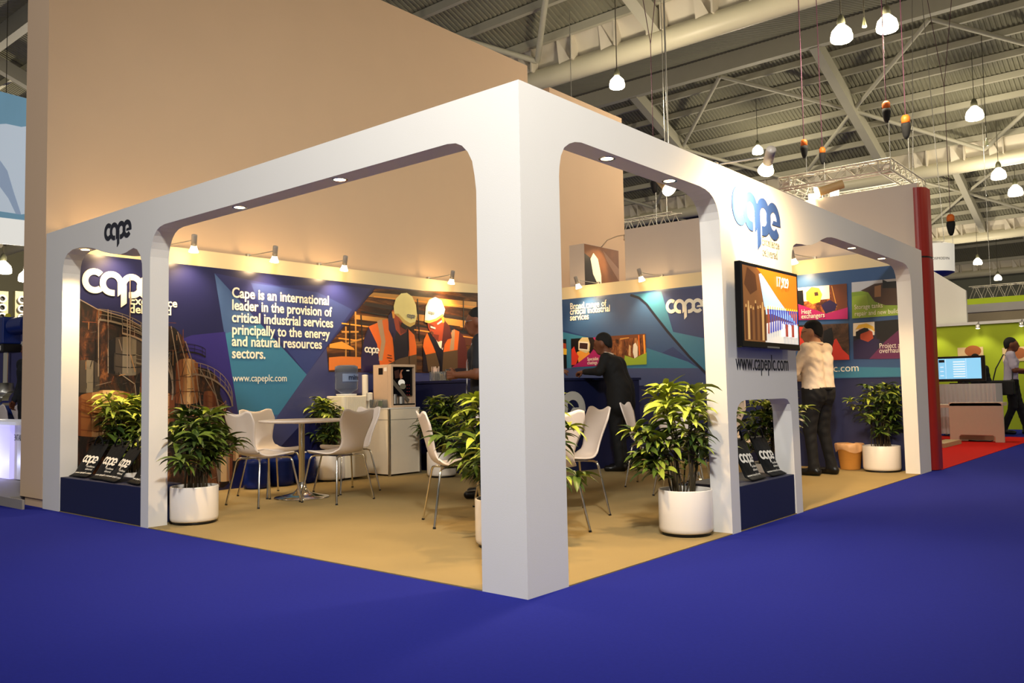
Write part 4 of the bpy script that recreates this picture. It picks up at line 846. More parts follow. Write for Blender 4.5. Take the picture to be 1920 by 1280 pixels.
def person(label, loc, face, cols, pose=None, headyaw=0, headpitch=0, scale=1, wide=1.0, short=False, hair='short', res=.011, hands=True, coat=False, fold=.004, grips=(.4, .4), palms=((1,0,-.2),(-1,0,-.2))):
    rz = math.atan2(-face[0], face[1])
    root = empty('person', (loc[0], loc[1], loc[2] if len(loc) > 2 else .006), rz, label, 'person')
    J = dict(pel=(0,0,.95), che=(0,.01,1.27), nek=(0,0,1.45), shl=(-.185,0,1.395), shr=(.185,0,1.395), ell=(-.235,-.03,1.12), elr=(.235,-.03,1.12), wrl=(-.24,.07,.88), wrr=(.24,.07,.88),
             hpl=(-.09,0,.92), hpr=(.09,0,.92), knl=(-.10,.02,.50), knr=(.10,.02,.50), anl=(-.11,-.02,.09), anr=(.11,-.02,.09), toe=(0,.16,-.055))
    J.update(pose or {}); J = {k: np.array(v, float)*scale for k, v in J.items()}; w = wide*scale; s = scale
    P = []; sh, tr, so = 1, 2, 3
    for sx in (-1, 1):
        P += [('c', J['pel']+np.array((sx*.075*w, -.01, .03)), J['che']+np.array((sx*.085*w, 0, 0)), .108*w, .112*w, sh), ('c', J['che']+np.array((sx*.08*w, 0, .02)), J['nek']+np.array((sx*.07, 0, -.08))*s, .112*w, .075*s, sh)]
        P += [('c', J['pel']+np.array((sx*.07*w, -.015, -.07)), J['pel']+np.array((sx*.07*w, -.02, -.04)), .112*w, .110*w, tr)]
    P += [('c', J['shl'], J['nek']+np.array((0,0,-.05))*s, .062*s, .07*s, sh), ('c', J['shr'], J['nek']+np.array((0,0,-.05))*s, .062*s, .07*s, sh)]
    if coat:
        for sx in (-1, 1): P.append(('c', J['pel']+np.array((sx*.09*w, -.01, .06)), J['pel']+np.array((sx*.10*w, -.015, -.16)), .112*w, .118*w, sh))
    for q, sx in (('l', -1), ('r', 1)):
        a, e, h = J['sh'+q], J['el'+q], J['wr'+q]
        if short:
            mid = a+(e-a)*.72; P += [('c', a, mid, .066*s, .062*s, sh), ('c', mid, e, .043*s, .040*s, 0), ('c', e, h, .040*s, .027*s, 0)]
        else: P += [('c', a, e, .062*s, .050*s, sh), ('c', e, h-(h-e)*.05, .050*s, .037*s, sh)]
        hp, kn, an = J['hp'+q], J['kn'+q], J['an'+q]; to = an+rotz(sx*-.18)@J['toe']
        P += [('c', hp, kn, .105*w, .068*s, tr), ('c', kn, an, .066*s, .054*s, tr), ('c', an+np.array((0,-.045,-.045))*s, to, .042*s, .036*s, so), ('c', an+np.array((0,0,-.02)), an+np.array((0,0,.02)), .045*s, .048*s, so)]
    Rh = rotz(headyaw)@rotx(headpitch); hc = J['nek']+np.array((0,.012,.0))*s+Rh@np.array((0,.015,.145))*s
    H = lambda x, y, z_: hc+Rh@np.array((x, y, z_))*s
    P += [('c', J['nek']+np.array((0,-.01,-.03))*s, H(0,-.015,-.07), .056*s, .052*s, 0), ('e', H(0,-.012,.025), Rh, (.077*s,.096*s,.092*s), 0), ('e', H(0,.022,-.035), Rh, (.064*s,.074*s,.085*s), 0),
          ('c', H(-.02,.062,-.105), H(.02,.062,-.105), .024*s, .024*s, 0), ('c', H(0,.094,-.005), H(0,.112,-.042), .009*s, .014*s, 0), ('c', H(-.03,.078,.018), H(.03,.078,.018), .014*s, .014*s, 0), ('c', H(-.016,.086,-.078), H(.016,.086,-.078), .009*s, .009*s, 0)]
    for sx in (-1, 1): P += [('e', H(sx*.079,-.005,-.018), Rh, (.012*s,.022*s,.032*s), 0)]
    def rough(p):
        f = fold*(np.sin(p[:, 2]*55+p[:, 0]*23+3*np.sin(p[:, 1]*30))*np.sin(p[:, 1]*31-p[:, 2]*12+p[:, 0]*40)); f = np.where(p[:, 2] > (J['nek'][2]-.02), 0, f)
        return np.stack([f*.6, f, f*.2], 1)
    mb = MB(); mesh_sdf(P, res, .012*s, mb, rough=rough)
    if hands:
        for q, g, pn, th in (('l', grips[0], palms[0], 1), ('r', grips[1], palms[1], -1)):
            e, h = J['el'+q], J['wr'+q]; d = (h-e)/np.linalg.norm(h-e)
            mesh_sdf(hand(h, d, pn, g, 0, th), .0045, .004, mb)
    body = mb.build('body', [cols[0], cols[1], cols[2], cols[3]], root, recalc=False)
    if hair:
        Hp = [('e', H(0,-.02,.032), Rh, (.084*s,.101*s,.098*s), 0), ('e', H(0,-.05,-.02), Rh, (.072*s,.066*s,.085*s), 0)]
        m = MB(); mesh_sdf(Hp, .009, .012, m, cut=lambda G: np.maximum(np.where(((G-hc)@Rh)[:, 1] > 0, .55, 1.0)*((G-hc)@Rh)[:, 1]-((G-hc)@Rh)[:, 2]+.006*s+.004*np.sin(G[:, 0]*160), -((G-hc)@Rh)[:, 2]-.10*s))
        m.build('hair', cols[4], root, recalc=False)
    m = MB()
    for sx in (-1, 1): m.lathe([(0,-.009),(.007,-.006),(.009,0),(.007,.006),(0,.009)], 10, tuple(H(sx*.030,.083,.0)))
    m.build('eyes', mat('eye_dark', (34,26,24), .2), root)
    return root, J, H, Rh
SKA = mat('skin_tan', (186, 132, 98), .55, noise=.06); SKB = mat('skin_brown', (112, 66, 42), .55, noise=.06); HAIRB = mat('hair_black', (9, 8, 8), .75, noise=.3, nscale=120, bump=.4, bscale=300)
SHW = mat('shirt_white', (226, 206, 184), .75, bump=.3, bscale=28); SUITK = mat('suit_black', (8, 8, 10), .8, noise=.1); TROK = mat('trousers_black', (16, 15, 17), .8, bump=.2, bscale=25); SHOEK = mat('shoe_black', (16, 14, 14), .35)
SHG = mat('shirt_lilac_grey', (176, 168, 186), .75, bump=.2, bscale=25); JKN = mat('jacket_navy_black', (18, 20, 28), .75)
# man in the white shirt
r1, J1, H1, R1 = person('man in white long-sleeved shirt and black trousers seen from behind beside the television panel', (-.86, 6.15), (-.97, .25), (SKA, SHW, TROK, SHOEK, HAIRB), headyaw=.45, headpitch=-.12, wide=1.12, scale=.99,
  pose=dict(ell=(-.27,.10,1.13), wrl=(-.16,.33,1.07), elr=(.25,.08,1.13), wrr=(.10,.32,1.07), knl=(-.10,.05,.5), anl=(-.12,-.0,.09), anr=(.13,-.05,.09), toe=(0,.17,-.055)), fold=.0035)
m = MB(); m.tube([J1['nek']+np.array((.058*math.cos(a), .062*math.sin(a)-.006, .012+.012*math.sin(a))) for a in np.linspace(.6*pi+.0, 2.4*pi, 20)], .016, 8); m.build('collar', SHW, r1)
m = MB()
for sx in (-1, 1): m.tube([H1(sx*.03+.022*math.cos(a), .098, .0+.017*math.sin(a)) for a in np.linspace(0, 2*pi, 14)], .002, 5); m.tube([H1(sx*.052,.096,.004), H1(sx*.082,.0,.006)], .002, 5)
m.build('glasses', BLACK, r1)
m = MB(); m.tube([J1['pel']+np.array((.165*math.cos(a), 1.0*.125*math.sin(a)-.012, -.0)) for a in np.linspace(0, 2*pi, 30)], .017, 8); m.build('belt', BLACK, r1)
# man in black suit leaning on the counter
r2, J2, H2, R2 = person('man in black suit leaning over the navy counter, head in profile', (-3.03, 5.50), (-.93, -.36), (SKB, SUITK, SUITK, SHOEK, HAIRB), headpitch=-.20, wide=1.2, coat=True, scale=1.0,
  pose=dict(pel=(0,-.02,.95), che=(0,.06,1.24), nek=(0,.13,1.40), shl=(-.19,.11,1.34), shr=(.19,.11,1.34), ell=(-.27,.17,1.19), wrl=(-.16,.38,1.19), elr=(.27,.20,1.20), wrr=(.12,.40,1.19)), palms=((.2,0,-1),(-.2,0,-1)), grips=(.3,.3), fold=.003)
m = MB(); m.tube([J2['nek']+np.array((.06*math.cos(a), .06*math.sin(a)-.01, .015+.016*math.sin(a))) for a in np.linspace(.65*pi, 2.35*pi, 20)], .012, 8); m.build('collar', SHW, r2)
# man with glasses at the column
r3, J3, H3, R3 = person('man with glasses and a white lanyard holding a glass, half hidden by the corner column', (-2.75, 2.745), (-.80, -.60), (SKB, JKN, TROK, SHOEK, HAIRB), headpitch=-.1, short=True, scale=1.03,
  pose=dict(ell=(-.27,.02,1.10), wrl=(-.20,.22,1.10), elr=(.25,.0,1.10), wrr=(.12,.24,1.10)), palms=((1,0,0),(-1,0,0)), grips=(.7,.75), fold=.003)
m = MB()
for sx in (-1, 1): m.tube([H3(sx*.03+.022*math.cos(a), .1, .0+.016*math.sin(a)) for a in np.linspace(0, 2*pi, 14)], .0025, 5); m.tube([H3(sx*.052,.098,.004), H3(sx*.083,.0,.006)], .0025, 5)
m.tube([H3(-.01,.103,.002), H3(.01,.103,.002)], .0025, 5); m.build('glasses', STEEL, r3)
m = MB()
for sx in (-1, 1): m.bar((sx*.075,.088,1.43), (sx*.055,.142,1.25), .018, .003, upv=(0,1,0)); m.bar((sx*.055,.142,1.25), (sx*.012,.148,1.03), .018, .003, upv=(0,1,0))
m.build('lanyard', mat('lanyard_white', (224,220,214), .6), r3)
m = MB().box((-.045,.147,.90), (.045,.151,1.03)).box((-.045,.146,.885), (.045,.1515,.90), 1); m.build('name_badge', [WPLAST, mat('badge_blue', (40,80,170), .5)], r3)
def to_world(root, q): return root.matrix_basis @ Vector(q)
gw = to_world(r3, J3['wrr']+np.array((-.035,.085,.0)))
g = empty('drinking_glass', (gw.x, gw.y, gw.z-.05), 0, 'clear drinking glass in the hand of the man with glasses', 'glass')
MB().lathe([(0,.0),(.028,0),(.033,.11),(.031,.11),(.0265,.006),(0,.006)], 20).build('bowl', mat('clear_glass', (235,240,240), .03, trans=.95, ior=1.35), g)
# person behind the counter whose hand shows
person('person in dark sleeve behind the navy counter, only an outstretched hand showing', (-4.52, 5.62), (.97, .22), (SKB, JKN, TROK, SHOEK, HAIRB), pose=dict(ell=(-.22,.16,1.16), wrl=(-.10,.42,1.22), elr=(.24,.16,1.14), wrr=(.12,.47,1.20)), palms=((.2,0,-1),(-.3,0,-1)), grips=(.2,.3), fold=.002)
# visitors in the aisle at the right
r5, J5, H5, R5 = person('person in pale grey short-sleeved shirt with a black shoulder bag at the green stand', (-.47, 15.0, .0), (.98, .18), (SKB, SHG, TROK, SHOEK, HAIRB), short=True, scale=1.06, pose=dict(ell=(-.24,.05,1.12), wrl=(-.16,.30,1.08), elr=(.25,.06,1.13), wrr=(.14,.31,1.12), knl=(-.09,.10,.5), anl=(-.1,.20,.09), knr=(.09,0,.5), anr=(.1,-.16,.10)), res=.014, hands=True)
bg_ = empty('shoulder_bag', (-.57, 14.72, .74), -.2, 'black shoulder bag hanging at the hip of the person in pale grey shirt', 'bag')
MB().prism(rrect(.20, .14, .04), -.05, .05, lambda u, v, n: Vector((u, n, v+.14))).build('bag_body', mat('bag_black_nylon', (18,18,20), .6), bg_, bevel=.02)
MB().tube([(-.17,0,.26), (-.10,-.01,.50), (.0,.10,.76), (.06,.25,.70), (.14,.10,.45), (.17,0,.26)], .012, 6).build('strap', mat('bag_black_nylon', (18,18,20)), bg_)
person('person in striped top walking at the right picture edge beyond the one with the bag', (-.10, 15.55, .0), (.98, .1), (SKB, mat('striped_top', (150,150,156), .8, noise=.9, nscale=3, stretch=(1, 1, 12)), TROK, SHOEK, HAIRB), short=True, scale=1.0, res=.014, hands=True)
person('dark-haired person behind the television on the skirted table, only the hair shows', (-1.12, 15.3, .0), (0, -1), (SKB, JKN, TROK, SHOEK, HAIRB), scale=.90, res=.014, hands=True)
person('person in dark clothes at the far left beyond the lit counter', (-9.9, 1.45, .08), (.3, -1), (SKB, JKN, TROK, SHOEK, HAIRB), res=.014, hands=True)

# ================================================================ LAMPS OF THE STAND
def arm_spot(base, out, label, aim, power=60, group='arm spotlights on the stand walls', length=.28, rise=.035, tilt=None, ang=105, name='arm_spotlight', size=1.0):
    base = Vector(base); out = Vector(out); r = empty(name, base, 0, label, 'spotlight', group)
    tip = out*length + Vector((0,0,rise))
    MB().tube([Vector((0,0,.004)), out*.05+Vector((0,0,.012)), tip], .006*size, 6).build('arm', STEEL, r)
    MB().box((-.02,-.02,0), (.02,.02,.03)).build('bracket', STEEL, r)
    d = (Vector(aim)-(base+tip)).normalized(); q = d.to_track_quat('-Z', 'Y').to_matrix()
    hc = tip + out*.03*size
    MB().lathe([(0,.06*size),(.026*size,.055*size),(.028*size,.05*size),(.028*size,-.055*size),(.0,-.055*size)], 18, tuple(hc), M=q).build('head', mat('lamp_grey', (170,160,150), .4), r)
    MB().lathe([(.024*size,-.05*size),(.03*size,-.075*size),(.046*size,-.115*size),(.047*size,-.122*size)], 20, tuple(hc), M=q).build('reflector', BULB, r)
    MB().lathe([(0,-.110*size),(.043*size,-.116*size)], 20, tuple(hc), M=q).build('bulb', BULB, r)
    p0 = base + hc + d*.15*size
    light('POINT', 'bulb_spill', p0, power*.1, WARM, radius=.04, parent=r)
    light('SPOT', 'spot_light', p0, power, WARM, target=p0+d, angle=ang, blend=.8, radius=.03, parent=r)
    return r
ws = [(1.088, 2.485), (2.025, 2.486), (2.972, 2.476), (4.763, 2.485)]
for k, ((y, z_), lb) in enumerate(zip(ws, ('white arm spotlight on the left mural wall, first from the left post', 'white arm spotlight on the left mural wall, second from the left', 'white arm spotlight on the left mural wall, third from the left', 'white arm spotlight on the left mural wall, over the two helmeted workers'))):
    arm_spot((-5.53, y, 2.5), (.945, .32, 0), lb, (-5.44, y+.2, 2.0), 62, length=.33)
arm_spot((-5.53, .30, 2.5), (.87, .5, 0), 'white arm spotlight on the left mural wall above the narrow arch, hidden by the frame', (-5.44, .52, 2.0), 60, length=.36)
for k, (x, lb) in enumerate(((-4.38, 'white arm spotlight on the rear wall, just right of the corner column'), (-3.32, 'white arm spotlight on the rear wall, middle of its three'), (-1.19, 'white arm spotlight on the rear wall, seen through the right arch'))):
    arm_spot((x, 7.12, 2.53), (-.35, -.94, 0), lb, (x-.1, 7.03, 2.0), 52, length=.36)
arm_spot((-.05, 2.18, 2.5), (1, 0, 0), 'large grey arm spotlight over the white panel, aimed at the big logo', (.0, 2.60, 2.2), 330, 'frame spotlight', length=.36, rise=.0, ang=95, name='long_arm_spotlight', size=1.15)
d0 = None
LBL = ('round recessed downlight in the narrow left arch', 'round recessed downlight in the front beam, left of two', 'round recessed downlight in the front beam, right of two', 'round recessed downlight in the right beam nearest the column', 'round recessed downlight in the right beam near the large spotlight', 'round recessed downlight over the far right opening, nearer of two', 'round recessed downlight over the far right opening, farther of two')
SP = [([(-4.997, 2.311)][0][0], .075, 2.283), ([(-2.569, 2.282)][0][0], .075, 2.28), ([(-1.476, 2.288)][0][0], .075, 2.28), (-.075, [(0.878, 2.304)][0][0], 2.3), (-.075, [(1.590, 2.307)][0][0], 2.3), (-.075, [(5.042, 2.280)][0][0], 2.28), (-.075, [(5.959, 2.278)][0][0], 2.28)]
for (x, y, z_), lb in zip(SP, LBL):
    if d0 is None:
        d0 = r = empty('downlight', (x, y, z_), 0, lb, 'downlight', 'recessed downlights in the white frame')
        MB().lathe([(.036,-.002),(.048,-.004),(.050,-.001),(.050,.0)], 24, cap=False).build('trim_ring', CHROME, r)
        MB().lathe([(0,-.0012),(.037,-.0015)], 24).build('lens', BULB, r)
    else: r = dup(d0, (x, y, z_), 0, lb)
    light('SPOT', 'downlight_beam', (x, y, z_-.03), 120, WARM, target=(x, y, 0), angle=110, blend=.9, radius=.03)
# ================================================================ HALL LAMPS, HOISTS, RIGGING
def pendant(x, y, z_, ztop, label, lit=True, s=1.0):
    ztop = roof_z(y)
    r = empty('high_bay_lamp', (x, y, z_), 0, label, 'hanging lamp', 'lit high-bay hall lamps' if lit else 'unlit hall pendants')
    MB().tube([(0,0,.5*s), (0,0,ztop-z_)], .012, 6).build('cable', mat('lamp_cable', (70,66,54), .7), r)
    if lit:
        MB().lathe([(0,.62*s),(.05*s,.6*s),(.09*s,.5*s),(.10*s,.40*s),(.06*s,.36*s)], 16).build('housing', mat('lamp_housing', (120,120,96), .5, .3), r)
        MB().lathe([(.07*s,.38*s),(.12*s,.33*s),(.22*s,.22*s),(.255*s,.08*s),(.25*s,.0),(.22*s,-.03*s),(0,-.035*s)], 24).build('glass_reflector', LAMPG, r)
        light('POINT', 'hall_light', (x, y, z_-.35*s), 360, HALL, radius=.25)
    else:
        MB().lathe([(0,.5*s),(.03*s,.48*s),(.11*s,.06*s),(.12*s,0),(.09*s,-.02*s),(0,-.02*s)], 16).build('shade', mat('faint_glow_shade', (206,204,150), .4, emit=.25), r)  # faint glow put into the shade although the pendant is off
    return r

# ================================================================ hall lamps in view
pendant(-12.0, 30.57, 10.85, 12.8, 'lit hall lamp hanging on a long cord above the right beam of the white frame', s=.9)
pendant(-3.86, 30.93, 10.6, 12.5, 'lit hall lamp on a long cord at the upper right of the roof', s=1.2)
pendant(-2.34, 12.0, 7.14, 12.3, 'lit hall lamp at the top of the picture, left of a close pair', s=.75)
pendant(-1.62, 12.2, 7.18, 12.2, 'lit hall lamp at the top of the picture, right of a close pair', s=.72)
pendant(-8.36, 14.0, 8.33, 11.5, 'lit hall lamp above the top corner of the white column, below the big roof tube', s=.75)
pendant(-3.88, 35.0, 9.15, 11.0, 'lit hall lamp on the second roof tube at the right edge', s=1.1)
pendant(-4.1, 40.0, 9.35, 11.9, 'lit hall lamp just below the second roof tube at the right edge', s=1.2)
pendant(-8.63, 55.0, 8.3, 11.05, 'lit hall lamp far off above the white tower block', s=1.0)
pendant(-9.5, 66.0, 8.4, 14.25, 'lit hall lamp farthest away, under the third roof tube', s=1.0)
pendant(-24.5, 6.0, 4.7, 14.25, 'lit hall lamp at the left picture edge under the blue banner', s=.9)
pendant(-22.9, 6.05, 4.3, 14.25, 'lit hall lamp at the far left beside the tall cream wall', s=.8)
pendant(-1.97, 12.1, 7.3, 12.2, 'pale unlit pendant between the close pair of lit lamps', lit=False, s=.35)
pendant(-3.35, 30.0, 9.3, 12.9, 'pale unlit pendant at the right edge of the roof', lit=False, s=.55)
# ================================================================ hoists and square truss
HO = mat('hoist_orange', (222, 108, 30), .5); HB = mat('hoist_bag_black', (22, 22, 24), .8); ROPE = mat('sling_purple', (84, 46, 66), .8)
def hoist(x, y, z_, ztop, label, spread=.6, s=1.0, low=None):
    r = empty('chain_hoist', (x, y, z_), 0, label, 'chain hoist', 'orange and black chain hoists')
    MB().lathe([(0,.30*s),(.05*s,.30*s),(.085*s,.25*s),(.085*s,.16*s),(.05*s,.12*s),(0,.12*s)], 12).build('motor', HO, r)
    MB().lathe([(0,.14*s),(.09*s,.13*s),(.095*s,.05*s),(.06*s,-.12*s),(.03*s,-.18*s),(0,-.18*s)], 12).build('chain_bag', HB, r)
    ztop = roof_z(y); zv = z_+(ztop-z_)*.55
    m = MB().tube([(0,0,.28*s), (0,0,zv-z_)], .009, 5); m.tube([(0,0,zv-z_), (-spread*.7,0,ztop-z_)], .009, 5); m.tube([(0,0,zv-z_), (spread*.7,0,ztop-z_)], .009, 5)
    m.build('sling', ROPE, r)
    if low is not None: MB().tube([(.03,0,.12*s), (.03,0,low-z_)], .008, 5).build('chain', STEEL, r)
    return r
hoist(-3.09, 12.0, 5.27, 11.9, 'chain hoist over the left corner of the square truss', s=.72, low=4.82)
hoist(-3.43, 13.9, 5.60, 11.2, 'chain hoist over the rear left corner of the square truss', s=.72, low=4.82)
hoist(-1.64, 12.0, 5.62, 11.9, 'chain hoist over the top corner of the square truss', s=.78, low=4.82)
hoist(-1.80, 13.8, 5.80, 11.2, 'chain hoist over the right corner of the square truss', s=.95, low=4.82)
hoist(-3.32, 24.0, 5.55, 13.2, 'chain hoist hanging alone at the right above the round white sign', s=1.3, low=4.7)
hoist(-7.4, 14.0, 5.75, 11.2, 'dark chain hoist seen through the right arch', s=1.1, low=4.6)
ALU = mat('truss_aluminium', (222, 216, 198), .45, .35)
tr = empty('square_truss', (-2.55, 12.95, 4.62), 0, 'square of aluminium lattice truss hanging from hoists above the white-lit stand', 'truss')
xa, xb, ya, yb = -.88, .88, -1.0, 1.0
def truss_run(a, b, name='truss_side', parent=tr, w=.20, M_=None):
    a, b = Vector(a), Vector(b); d = (b-a); L = d.length; d.normalize(); sd = d.cross(Vector((0,0,1))).normalized()*w/2; u = Vector((0,0,w/2)); m = MB()
    for s1, s2 in ((1,1),(1,-1),(-1,1),(-1,-1)): m.tube([a+sd*s1+u*s2, b+sd*s1+u*s2], .016, 6)
    n = max(3, int(L/.19))
    for i in range(n):
        p0, p1 = a+d*L*i/n, a+d*L*(i+1)/n; k = 1 if i % 2 else -1
        for s1 in (1, -1): m.tube([p0+sd*s1+u*k, p1+sd*s1-u*k], .008, 5)
        for s2 in (1, -1): m.tube([p0+sd*k+u*s2, p1-sd*k+u*s2], .008, 5)
    return m.build(name, M_ or ALU, parent)
cs = [(xa,ya,.1),(xb,ya,.1),(xb,yb,.1),(xa,yb,.1)]
for a, b in zip(cs, cs[1:]+cs[:1]):
    a_, b_ = Vector(a), Vector(b); d_ = (b_-a_).normalized()*.11; truss_run(a_+d_, b_-d_)
for c in cs:
    m = MB(); q = [(c[0]+sx*.1, c[1]+sy*.1) for sx, sy in ((-1,-1),(1,-1),(1,1),(-1,1))]
    for (x0, y0), (x1, y1) in zip(q, q[1:]+q[:1]):
        m.tube([(x0,y0,0),(x0,y0,.2)], .016, 6)
        for z_ in (0, .2): m.tube([(x0,y0,z_),(x1,y1,z_)], .016, 6)
        m.tube([(x0,y0,0),(x1,y1,.2)], .009, 5)
    m.box((c[0]-.1,c[1]-.1,.085), (c[0]+.1,c[1]+.1,.115)); m.build('corner_block', ALU, tr)
k = 0
for x, y, lb in ((-3.15, 12.5, 'square white floodlight hanging in the truss, left of two'), (-2.7, 12.35, 'square white floodlight hanging in the truss, right of two')):
    r = empty('floodlight', (x, y, 4.36), .4, lb, 'floodlight', 'floodlights on the square truss')
    MB().box((-.09,-.05,0), (.09,.05,.22)).build('housing', WPLAST, r, bevel=.01); MB().box((-.075,-.052,.02), (.075,-.05,.2)).build('lens', LAMPG, r); MB().tube([(0,0,.22),(0,0,.34)], .01, 6).build('hanger', STEEL, r)
def parcan(x, y, z_, label, s=1.0):
    r = empty('par_lamp', (x, y, z_), 0, label, 'stage lamp', 'small lit stage lamps')
    MB().lathe([(0,.16*s),(.05*s,.15*s),(.07*s,.10*s),(.075*s,.0)], 14).build('can', STEEL, r); MB().lathe([(0,-.02*s),(.07*s,.0)], 14).build('lens', LAMPG, r); MB().tube([(0,0,.15*s),(0,0,max(.2, 4.635-z_))], .01, 5).build('clamp', STEEL, r)
    return r
parcan(-1.77, 13.3, 4.46, 'small lit stage lamp on the right run of the square truss, upper', .9); parcan(-1.77, 13.65, 4.36, 'small lit stage lamp on the right run of the square truss, middle', .9); parcan(-1.57, 13.95, 4.25, 'small lit stage lamp on the right run of the square truss, lowest')
parcan(-3.33, 12.9, 4.30, 'small lit stage lamp below the left corner of the square truss', .8)
tag(MB().box((-3.2, 12.4, 3.4), (-1.85, 13.6, 4.35)).build('lit_fascia', mat('backlit_white_fabric', (255, 250, 236), .6, emit=1.6), None, (-2.5, 13, 3.4)), 'bright white backlit fascia box under the square truss', 'lightbox')
MB().box((-3.1, 12.5, 0), (-1.95, 13.5, 3.4)).build('trim_200', GREYW)['kind'] = 'structure'
# bright work lamp on top of the grey wall
r = empty('flood_spotlight', (-1.12, 7.30, 3.30), 0, 'tan cylinder spotlight glaring over the grey wall behind the stand', 'spotlight')
MB().tube([(0,0,0),(0,-.02,.08)], .012, 6).build('bracket', STEEL, r); MB().tube([(.22,.08,.16),(-.04,-.04,.08)], .055, 16).build('head', mat('lamp_tan', (196,160,110), .45), r)
MB().tube([(-.04,-.04,.08),(-.075,-.055,.07)], [.06,.075], 16).build('lens', mat('glaring_lens', (255,240,205), .3, emit=25, emitrgb=(255,226,170)), r)
light('SPOT', 'spot_light', (-1.25, 7.21, 3.36), 25, WARM, target=(-1.5, 7.0, 2.6), angle=120, radius=.04)
# spot lamp seen through the right arch, on its hanging bar
r = empty('hanging_spotlight', (-6.45, 13.0, 5.15), 0, 'lit cylinder spotlight hanging in the distance through the right arch', 'spotlight')
MB().tube([(0,0,roof_z(13.0)-5.15),(0,0,.25)], .02, 6).build('bar', STEEL, r); MB().tube([(-.28,.05,.42),(-.02,0,.18)], [.08,.13], 16).build('head', mat('lamp_tan', (196,160,110)), r); MB().tube([(-.02,0,.18),(.02,-.01,.14)], [.16,.16], 16).build('lens', LAMPG, r)
t2 = empty('lattice_truss', (-9.0, 15.2, 5.1), 0, 'lattice truss in the distance beside the tall cream wall', 'truss'); truss_run((-2.2,0,0), (2.0,-.9,-.2), 'truss_side', t2, .35)
for x_ in (-1.6, 1.4): MB().tube([(x_, -.3 if x_ > 0 else 0, .1), (x_, -.3 if x_ > 0 else 0, roof_z(15.25)-5.15)], .01, 5).build('cable', STEEL, t2)
# box panel with picture behind the rear wall
bx = empty('picture_tower', (-4.89, 7.75, .0), 0, 'pale tower behind the rear wall with a dark shiny picture on its side', 'display tower')
MB().box((-5.03, 7.3, 0), (-4.752, 8.25, 3.2)).build('tower', GREYW, bx, (-4.89, 7.75, 0))
p = Pic(FX(-4.75), .001); BP = mat('print_bronze', (150, 100, 62), .3, noise=.6, nscale=3); p.rect(7.3, 2.3, 8.25, 3.195, BP)
p.p([(7.3,2.3),(7.9,2.3),(7.7,2.55),(7.62,2.75),(7.45,3.0),(7.3,3.05)], cm('print_umber', (44,34,22))); p.p([(7.75,2.3),(7.95,2.3),(7.9,2.55),(7.78,2.62)], cm('print_olive', (90,72,36)))
p.p([(7.46,2.98),(7.54,3.08),(7.66,3.0),(7.74,2.75),(7.74,2.6),(7.66,2.58),(7.52,2.75)], cm('print_glow', (255,240,196), emit=.6)); p.p([(7.9,3.0),(8.25,2.7),(8.25,2.9),(7.8,3.15)], cm('print_copper', (176,128,88)))
p.build('picture', bx, (-4.89, 7.75, 0))
r = empty('gooseneck_spotlight', (-4.76, 7.78, 3.2), 0, 'thin curved arm spotlight on the tower picture', 'spotlight')
MB().tube([(0,0,0),(.10,.02,.10),(.28,.03,.14),(.42,.03,.14)], .008, 6).build('arm', STEEL, r); MB().lathe([(.0,.03),(.03,.02),(.035,-.06),(.0,-.05)], 12, (.43,.03,.12)).build('head', STEEL, r)
light('SPOT', 'spot_light', (-4.33, 7.81, 3.24), 12, WARM, target=(-4.75, 7.6, 2.8), angle=70, radius=.03)
# ================================================================ red column and the stands at the right
rc = empty('red_column', (-.03, 7.42, .006), 0, 'tall red and orange rounded column panel beyond the white frame', 'column')
REDP = mat('red_lacquer', (150, 30, 17), .4, noise=.05); 
def qarc(x0, y0, r, n=10): return [(x0+r*math.cos(a), y0+r*math.sin(a)) for a in np.linspace(-pi/2, 0, n)]
out = qarc(-.07, 7.36, .12)+[(.05, 7.50), (-.07, 7.50)]
for z0, z1, nm in ((0, 2.42, 'lower_panel'), (2.44, 3.24, 'upper_panel')): MB().prism(out, z0, z1, ID).build(nm, REDP, rc, (-.03, 7.42, 0))
MB().prism([(u*.98-.001, v) for u, v in out], 2.42, 2.44, ID).build('joint', BLACK, rc, (-.03, 7.42, 0))
light('SPOT', 'aisle_spot', (1.1, 7.9, 3.9), 26, WARM, target=(0, 7.5, 2.4), angle=70, radius=.05)
MB().box((-.95, 10.9, .005), (-.72, 12.0, .07)).build('wooden_step', mat('pale_wood', (186,160,120), .6, noise=.1), None, (-.83, 11.4, .005))
o = bpy.data.objects['wooden_step']; tag(o, 'low pale wooden step on the red carpet beside the red column', 'step')
# waterfall desk
WAR = mat('warm_white_laminate', (214, 194, 166), .5, noise=.03)
wd_ = empty('waterfall_desk', (-.6, 12.9, .006), 0, 'pale waterfall desk with rounded top edge standing on the red carpet', 'desk')
def rpath():
    pts = [(-.60, .0)]; return pts
prof = [(-1.6,.66),(-.05-.0,.66)]
m = MB(); yy = [12.5]; 
FD = lambda u, v, n: Vector((u, 12.5-n, v))
end = [(-1.0,0),(-.86,0),(-.86,.09),(-.83,.115),(-.36,.115),(-.33,.09),(-.33,0),(-.195,0),(-.195,.58),(-.21,.63),(-.25,.655),(-.95,.655),(-.99,.64),(-1.0,.60)]
m.prism(end, -.05, 0, FD).build('end_panel', WAR, wd_, (-.6, 12.9, .006), bevel=.01)
MB().box((-1.0, 12.5, .60), (-.195, 12.85, .655)).build('desktop', WAR, wd_, (-.6, 12.9, .006)); MB().box((-1.75, 12.55, .57), (-1.0, 13.1, .62)).build('side_shelf', WAR, wd_, (-.6, 12.9, .006))
MB().box((-1.0, 12.80, .0), (-.40, 12.85, .6)).box((-1.75, 12.8, 0), (-1.7, 13.1, .57)).build('rear_panel', WAR, wd_, (-.6, 12.9, .006))
